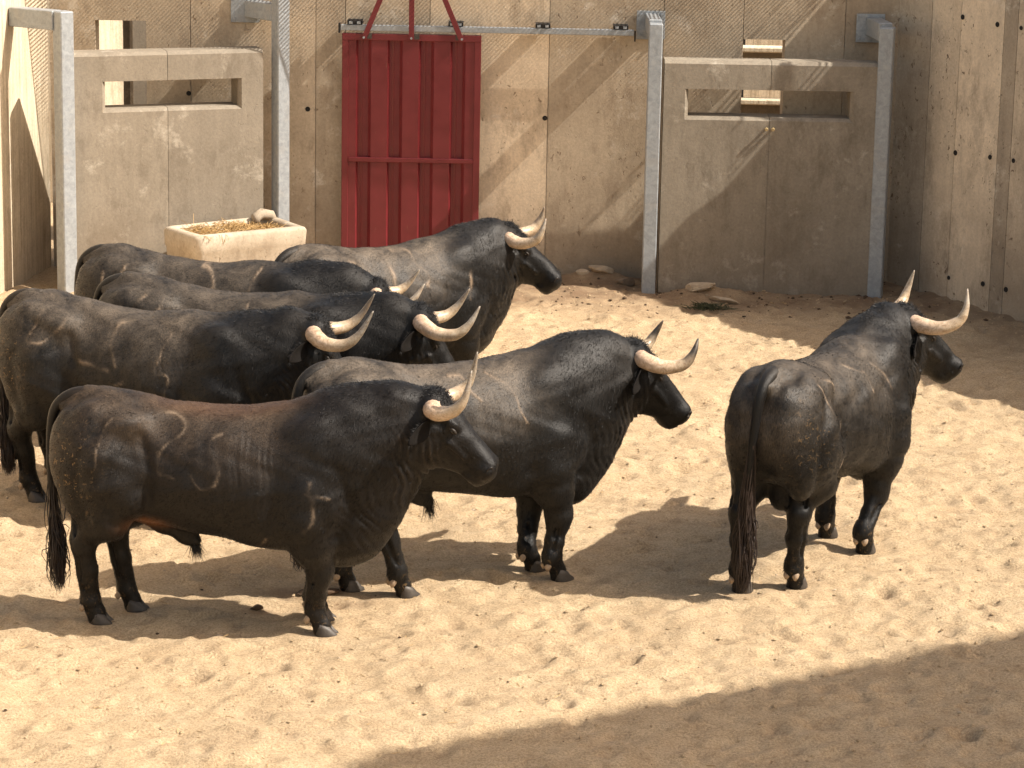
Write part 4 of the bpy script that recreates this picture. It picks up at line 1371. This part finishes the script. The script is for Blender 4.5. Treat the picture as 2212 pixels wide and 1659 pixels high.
    # --- hooves
    for (fx, fy, _) in hoofs:
        m = MB(); m.v = []; 
        for s in (-1, 1):
            b0 = len(m.v); n = 14
            for z_, sx, sw, ox_ in ((.078, .040, .024, .004), (.055, .050, .028, .010), (.02, .062, .031, .018), (-.012, .068, .033, .022)):
                for k in range(n):
                    a = 2 * PI * k / n
                    cx = math.cos(a); sx_ = sx * (1.12 if cx > 0 else .85)
                    m.v.append((fx + ox_ + sx_ * cx, fy + s * (.031 - .006 * max(cx, 0)) + sw * math.sin(a) * (1 - .25 * max(cx, 0)), z_ - .02 * max(cx, 0) * (z_ > .03)))
            for i in range(3):
                for k in range(n):
                    k2 = (k + 1) % n
                    m.f.append((b0 + i * n + k, b0 + i * n + k2, b0 + (i + 1) * n + k2, b0 + (i + 1) * n + k))
            m.f.append(tuple(b0 + k for k in range(n))[::-1]); m.f.append(tuple(b0 + 3 * n + k for k in range(n)))
        hf = m.build('hoof', M_clay, root, True)
        for s in (-1, 1):
            m = MB()
            c = Vector((fx - .078, fy + s * .028, .105))
            m.tube([c + Vector((.025, 0, .02)), c + Vector((.004, 0, .008)), c + Vector((-.008, 0, -.012)), c + Vector((-.006, 0, -.03))], [.016, .021, .019, .008], 9)
            m.build('dewclaw', M_dew, hf, True)
    # --- hair: poll, crest, sheath, chin
    hm_ = (nrm[:, 2] > -.2)
    rel_ = (V - P0) @ R
    sel = np.nonzero((rel_[:, 0] > -.07) & (rel_[:, 0] < .14) & (np.abs(rel_[:, 1]) < .085) & (rel_[:, 2] > -.06))[0]
    if len(sel):
        pk = r.choice(sel, 620)
        strands('forelock', M_hair, root, V[pk] - nrm[pk] * .002, nrm[pk] * .6 + R[:, 0] * .5 + r.normal(0, .5, (len(pk), 3)), r.uniform(.018, .042, len(pk)), .0019, .42, 4, 3, seed, .05, kind='stuff')
    sel = np.nonzero((np.abs(vy) < .05) & (vx > .55) & (vx < P0[0] - .02) & (nrm[:, 2] > .75))[0]
    if len(sel):
        pk = r.choice(sel, 260)
        strands('crest_hair', M_hair, root, V[pk] - nrm[pk] * .002, nrm[pk] * .45 + np.array((-.8, 0, 0)) + r.normal(0, .25, (len(pk), 3)), r.uniform(.012, .03, len(pk)), .0015, .12, 3, 3, seed + 1, .05, kind='stuff')
    pk = 130
    strands('belly_tuft', M_hair, root, np.array((-.18, 0, .49)) + r.normal(0, .014, (pk, 3)), np.array((.25, 0, -1)) + r.normal(0, .22, (pk, 3)), r.uniform(.04, .11, pk), .0022, .08, 4, 3, seed + 2, .1, kind='stuff')
    # short lying coat hair that breaks up the outline and the sheen
    tri = np.concatenate([Q[:, [0, 1, 2]], Q[:, [0, 2, 3]]])
    A_, B2_, C_ = V[tri[:, 0]], V[tri[:, 1]], V[tri[:, 2]]
    ar = np.linalg.norm(np.cross(B2_ - A_, C_ - A_), axis=1)
    ti = r.choice(len(tri), fur, p=ar / ar.sum())
    u_ = r.random((fur, 1)); v_ = r.random((fur, 1)); fl_ = (u_ + v_) > 1; u_ = np.where(fl_, 1 - u_, u_); v_ = np.where(fl_, 1 - v_, v_)
    p0 = A_[ti] + u_ * (B2_[ti] - A_[ti]) + v_ * (C_[ti] - A_[ti])
    nn_ = nrm[tri[ti, 0]]
    flow = np.tile(np.array([[-.75, 0, -.55]]), (fur, 1))
    hd_ = np.linalg.norm(p0 - (P0 + R[:, 0] * .25), axis=1) < .40
    flow[hd_] = R[:, 0] * .9
    low = p0[:, 2] < .62
    flow[low] = (-.1, 0, -1)
    nk_ = (p0[:, 0] > .55) & ~hd_ & ~low
    flow[nk_] += r.normal(0, .28, (int(nk_.sum()), 3)) + np.array((.1, 0, -.5))
    flow += r.normal(0, .16, (fur, 3))
    flow -= nn_ * (flow * nn_).sum(1, keepdims=True)
    flow /= np.linalg.norm(flow, axis=1, keepdims=True) + 1e-6
    ln_ = (r.uniform(.010, .020, fur) * np.where(nk_, 1.5, 1) * np.where(hd_, .7, 1))[:, None]
    wv_ = np.cross(nn_, flow); wv_ /= np.linalg.norm(wv_, axis=1, keepdims=True) + 1e-6
    wv_ = wv_ + nn_ * r.normal(0, .45, (fur, 1))
    hw = r.uniform(.0007, .0013, (fur, 1))
    lift = r.uniform(.08, .34, (fur, 1))
    q0 = p0 - nn_ * .001; q1 = p0 + flow * ln_ * .55 + nn_ * ln_ * lift * .7; q2 = p0 + flow * ln_ + nn_ * ln_ * lift
    HV = np.stack([q0 - wv_ * hw, q0 + wv_ * hw, q1 + wv_ * hw * .8, q1 - wv_ * hw * .8, q2], 1).reshape(-1, 3)
    bi = np.arange(fur)[:, None] * 5
    HF = np.concatenate([bi + np.array([[0, 1, 2]]), bi + np.array([[0, 2, 3]]), bi + np.array([[3, 2, 4]])])
    hm2 = mesh_np('coat_hair', HV, HF)
    rn = r.lognormal(-.2, .42, fur)
    for nm_, src in (('dust', np.clip(du, 0, 1)), ('scar', sc_), ('tint', tn), ('mud', np.zeros(len(V)))):
        vals = src[tri[ti, 0]] * (rn if nm_ == 'dust' else 1)
        at_2 = hm2.attributes.new(nm_, 'FLOAT', 'POINT'); at_2.data.foreach_set('value', np.repeat(np.clip(vals, 0, 1), 5).astype(np.float32))
    link('coat_hair', hm2, M_coatb if mat else M_coat, root, False, kind='stuff')
    return root

GEN = [
 ('A', dict(label='nearest bull, brown-black coat with a rusty back, in profile at the lower left', h=.0105, poll=(1.185, 0, 1.415), yaw=1.5, pitch=42, horn=(0.05, .88, .245), mat=M_hide_brown, dust=.42, mud=1.0, rust=.2, pink=.9, horn_tip=.45, seed=1,
   scars=[([(-.36, 1.29), (-.22, 1.26), (-.20, 1.20), (-.31, 1.11), (-.34, 1.02), (-.32, .97), (-.24, .95)], .008, 'R'),
          ([(.02, 1.20), (-.03, 1.17), (-.05, 1.13), (.01, 1.03), (.0, .93), (-.08, .90), (-.14, .97)], .006, 'R'),
          ([(.53, .96), (.52, .90), (.55, .84), (.54, .74), (.50, .68)], .010, 'R'), ([(.50, .90), (.56, .88), (.63, .87)], .007, 'R'),
          ([(.27, .62), (.24, .57), (.21, .54)], .008, 'R'), ([(-.26, .66), (-.21, .63), (-.19, .60)], .006, 'R'), ([(-.60, 1.27), (-.66, 1.15), (-.68, 1.0)], .004, 'R')])),
 ('B', dict(label='bull with a big rounded hump, in profile at the centre facing right', h=.0115, poll=(1.13, 0, 1.325), yaw=-4, pitch=43, drop=.03, horn=(1.0, 1.0, .275), dust=.75, seed=2, horn_tip=1.0,
   scars=[([(-.50, 1.28), (-.47, 1.22), (-.46, 1.16)], .008, 'R'), ([(-.13, 1.27), (-.06, 1.27), (-.03, 1.20), (.02, 1.15)], .009, 'R'), ([(.10, 1.27), (.22, 1.2), (.26, 1.08), (.29, 1.0)], .006, 'R')])),
 ('C', dict(label='bull standing apart on the right, seen from behind with its head turned right', h=.0115, poll=(.98, -.10, 1.40), yaw=-37, pitch=35, girth=.95, drop=.035, horn=(.6, 1.0, .325), dust=.50, mud=.5, seed=3, horn_tip=.25, tail=.06, tail_tip=(-.98, .08, .06),
   scars=[([(-.62, 1.30), (-.50, 1.24), (-.47, 1.14), (-.55, 1.06)], .008, 'R'), ([(-.70, 1.28), (-.66, 1.2), (-.64, 1.08)], .005, 'R'), ([(-.10, 1.27), (-.02, 1.22), (.06, 1.20), (.04, 1.1)], .006, 'R'), ([(-.38, 1.0), (-.42, .9), (-.45, .8), (-.5, .72)], .009, 'R'), ([(.2, 1.22), (.3, 1.15), (.34, 1.05)], .010, 'R')])),
 ('D', dict(label='bull at the far left edge, its rump at the frame edge, behind the nearest bull', h=.0125, poll=(1.08, .02, 1.32), yaw=18, pitch=58, drop=.10, horn=(.35, 1.1, .27), dust=.62, mud=.8, seed=4, horn_tip=.7,
   scars=[([(-.62, 1.30), (-.66, 1.2), (-.69, 1.12), (-.60, 1.12), (-.50, 1.20), (-.46, 1.28)], .008, 'R'), ([(-.05, 1.27), (-.14, 1.24), (-.15, 1.12), (-.10, 1.02)], .010, 'R'),
          ([(.22, 1.22), (.18, 1.1), (.16, 1.0), (.24, .98), (.23, .86)], .006, 'R'), ([(-.35, 1.02), (-.24, 1.0), (-.16, .98)], .014, 'R'), ([(-.05, .92), (-.14, .88), (-.16, .80)], .006, 'R'), ([(-.74, .96), (-.72, .9)], .012, 'R')])),
 ('E', dict(label='bull in the middle of the left row, one long white horn overlapping its lowered face', h=.0135, poll=(1.11, .02, 1.265), yaw=20, pitch=56, drop=.105, horn=(.65, 1.08, .28), dust=.5, seed=5, horn_tip=.5,
   scars=[([(-.60, 1.30), (-.66, 1.22), (-.68, 1.15), (-.60, 1.15), (-.50, 1.22), (-.48, 1.29)], .009, 'R'), ([(.05, 1.28), (.02, 1.2), (.0, 1.12)], .006, 'R'), ([(.42, 1.16), (.44, 1.24), (.52, 1.24), (.55, 1.16)], .007, 'R')])),
 ('F', dict(label='bull farthest back in the left row beside the trough, head hidden behind its neighbour', h=.0145, poll=(1.13, .03, 1.215), yaw=18, pitch=62, drop=.10, girth=1.04, horn=(.5, .95, .26), dust=.45, seed=6, horn_tip=.35,
   scars=[([(-.72, 1.25), (-.74, 1.15), (-.73, 1.05)], .009, 'R'), ([(-.58, 1.30), (-.60, 1.22)], .008, 'R'), ([(-.08, 1.30), (.02, 1.26), (.04, 1.18), (-.04, 1.16)], .010, 'R'), ([(.34, 1.30), (.30, 1.2), (.29, 1.12), (.36, 1.06)], .009, 'R')])),
 ('G', dict(label='bull standing below the red door, looking right with a scarred back', h=.013, poll=(1.04, -.04, 1.345), yaw=-36, pitch=36, girth=.97, drop=.045, horn=(.9, .97, .26), dust=.75, seed=7, horn_tip=.5,
   scars=[([(-.50, 1.27), (-.44, 1.24), (-.42, 1.15), (-.36, 1.16)], .020, 'R'), ([(-.05, 1.29), (.06, 1.29), (.08, 1.20), (.16, 1.12), (.12, 1.05)], .011, 'R'), ([(-.15, 1.28), (-.14, 1.1), (-.18, 1.0)], .014, 'R'), ([(.52, 1.12), (.50, 1.0), (.48, .92)], .010, 'R')])),
]
for key, kw_ in GEN:
    make_bull(key, **kw_)
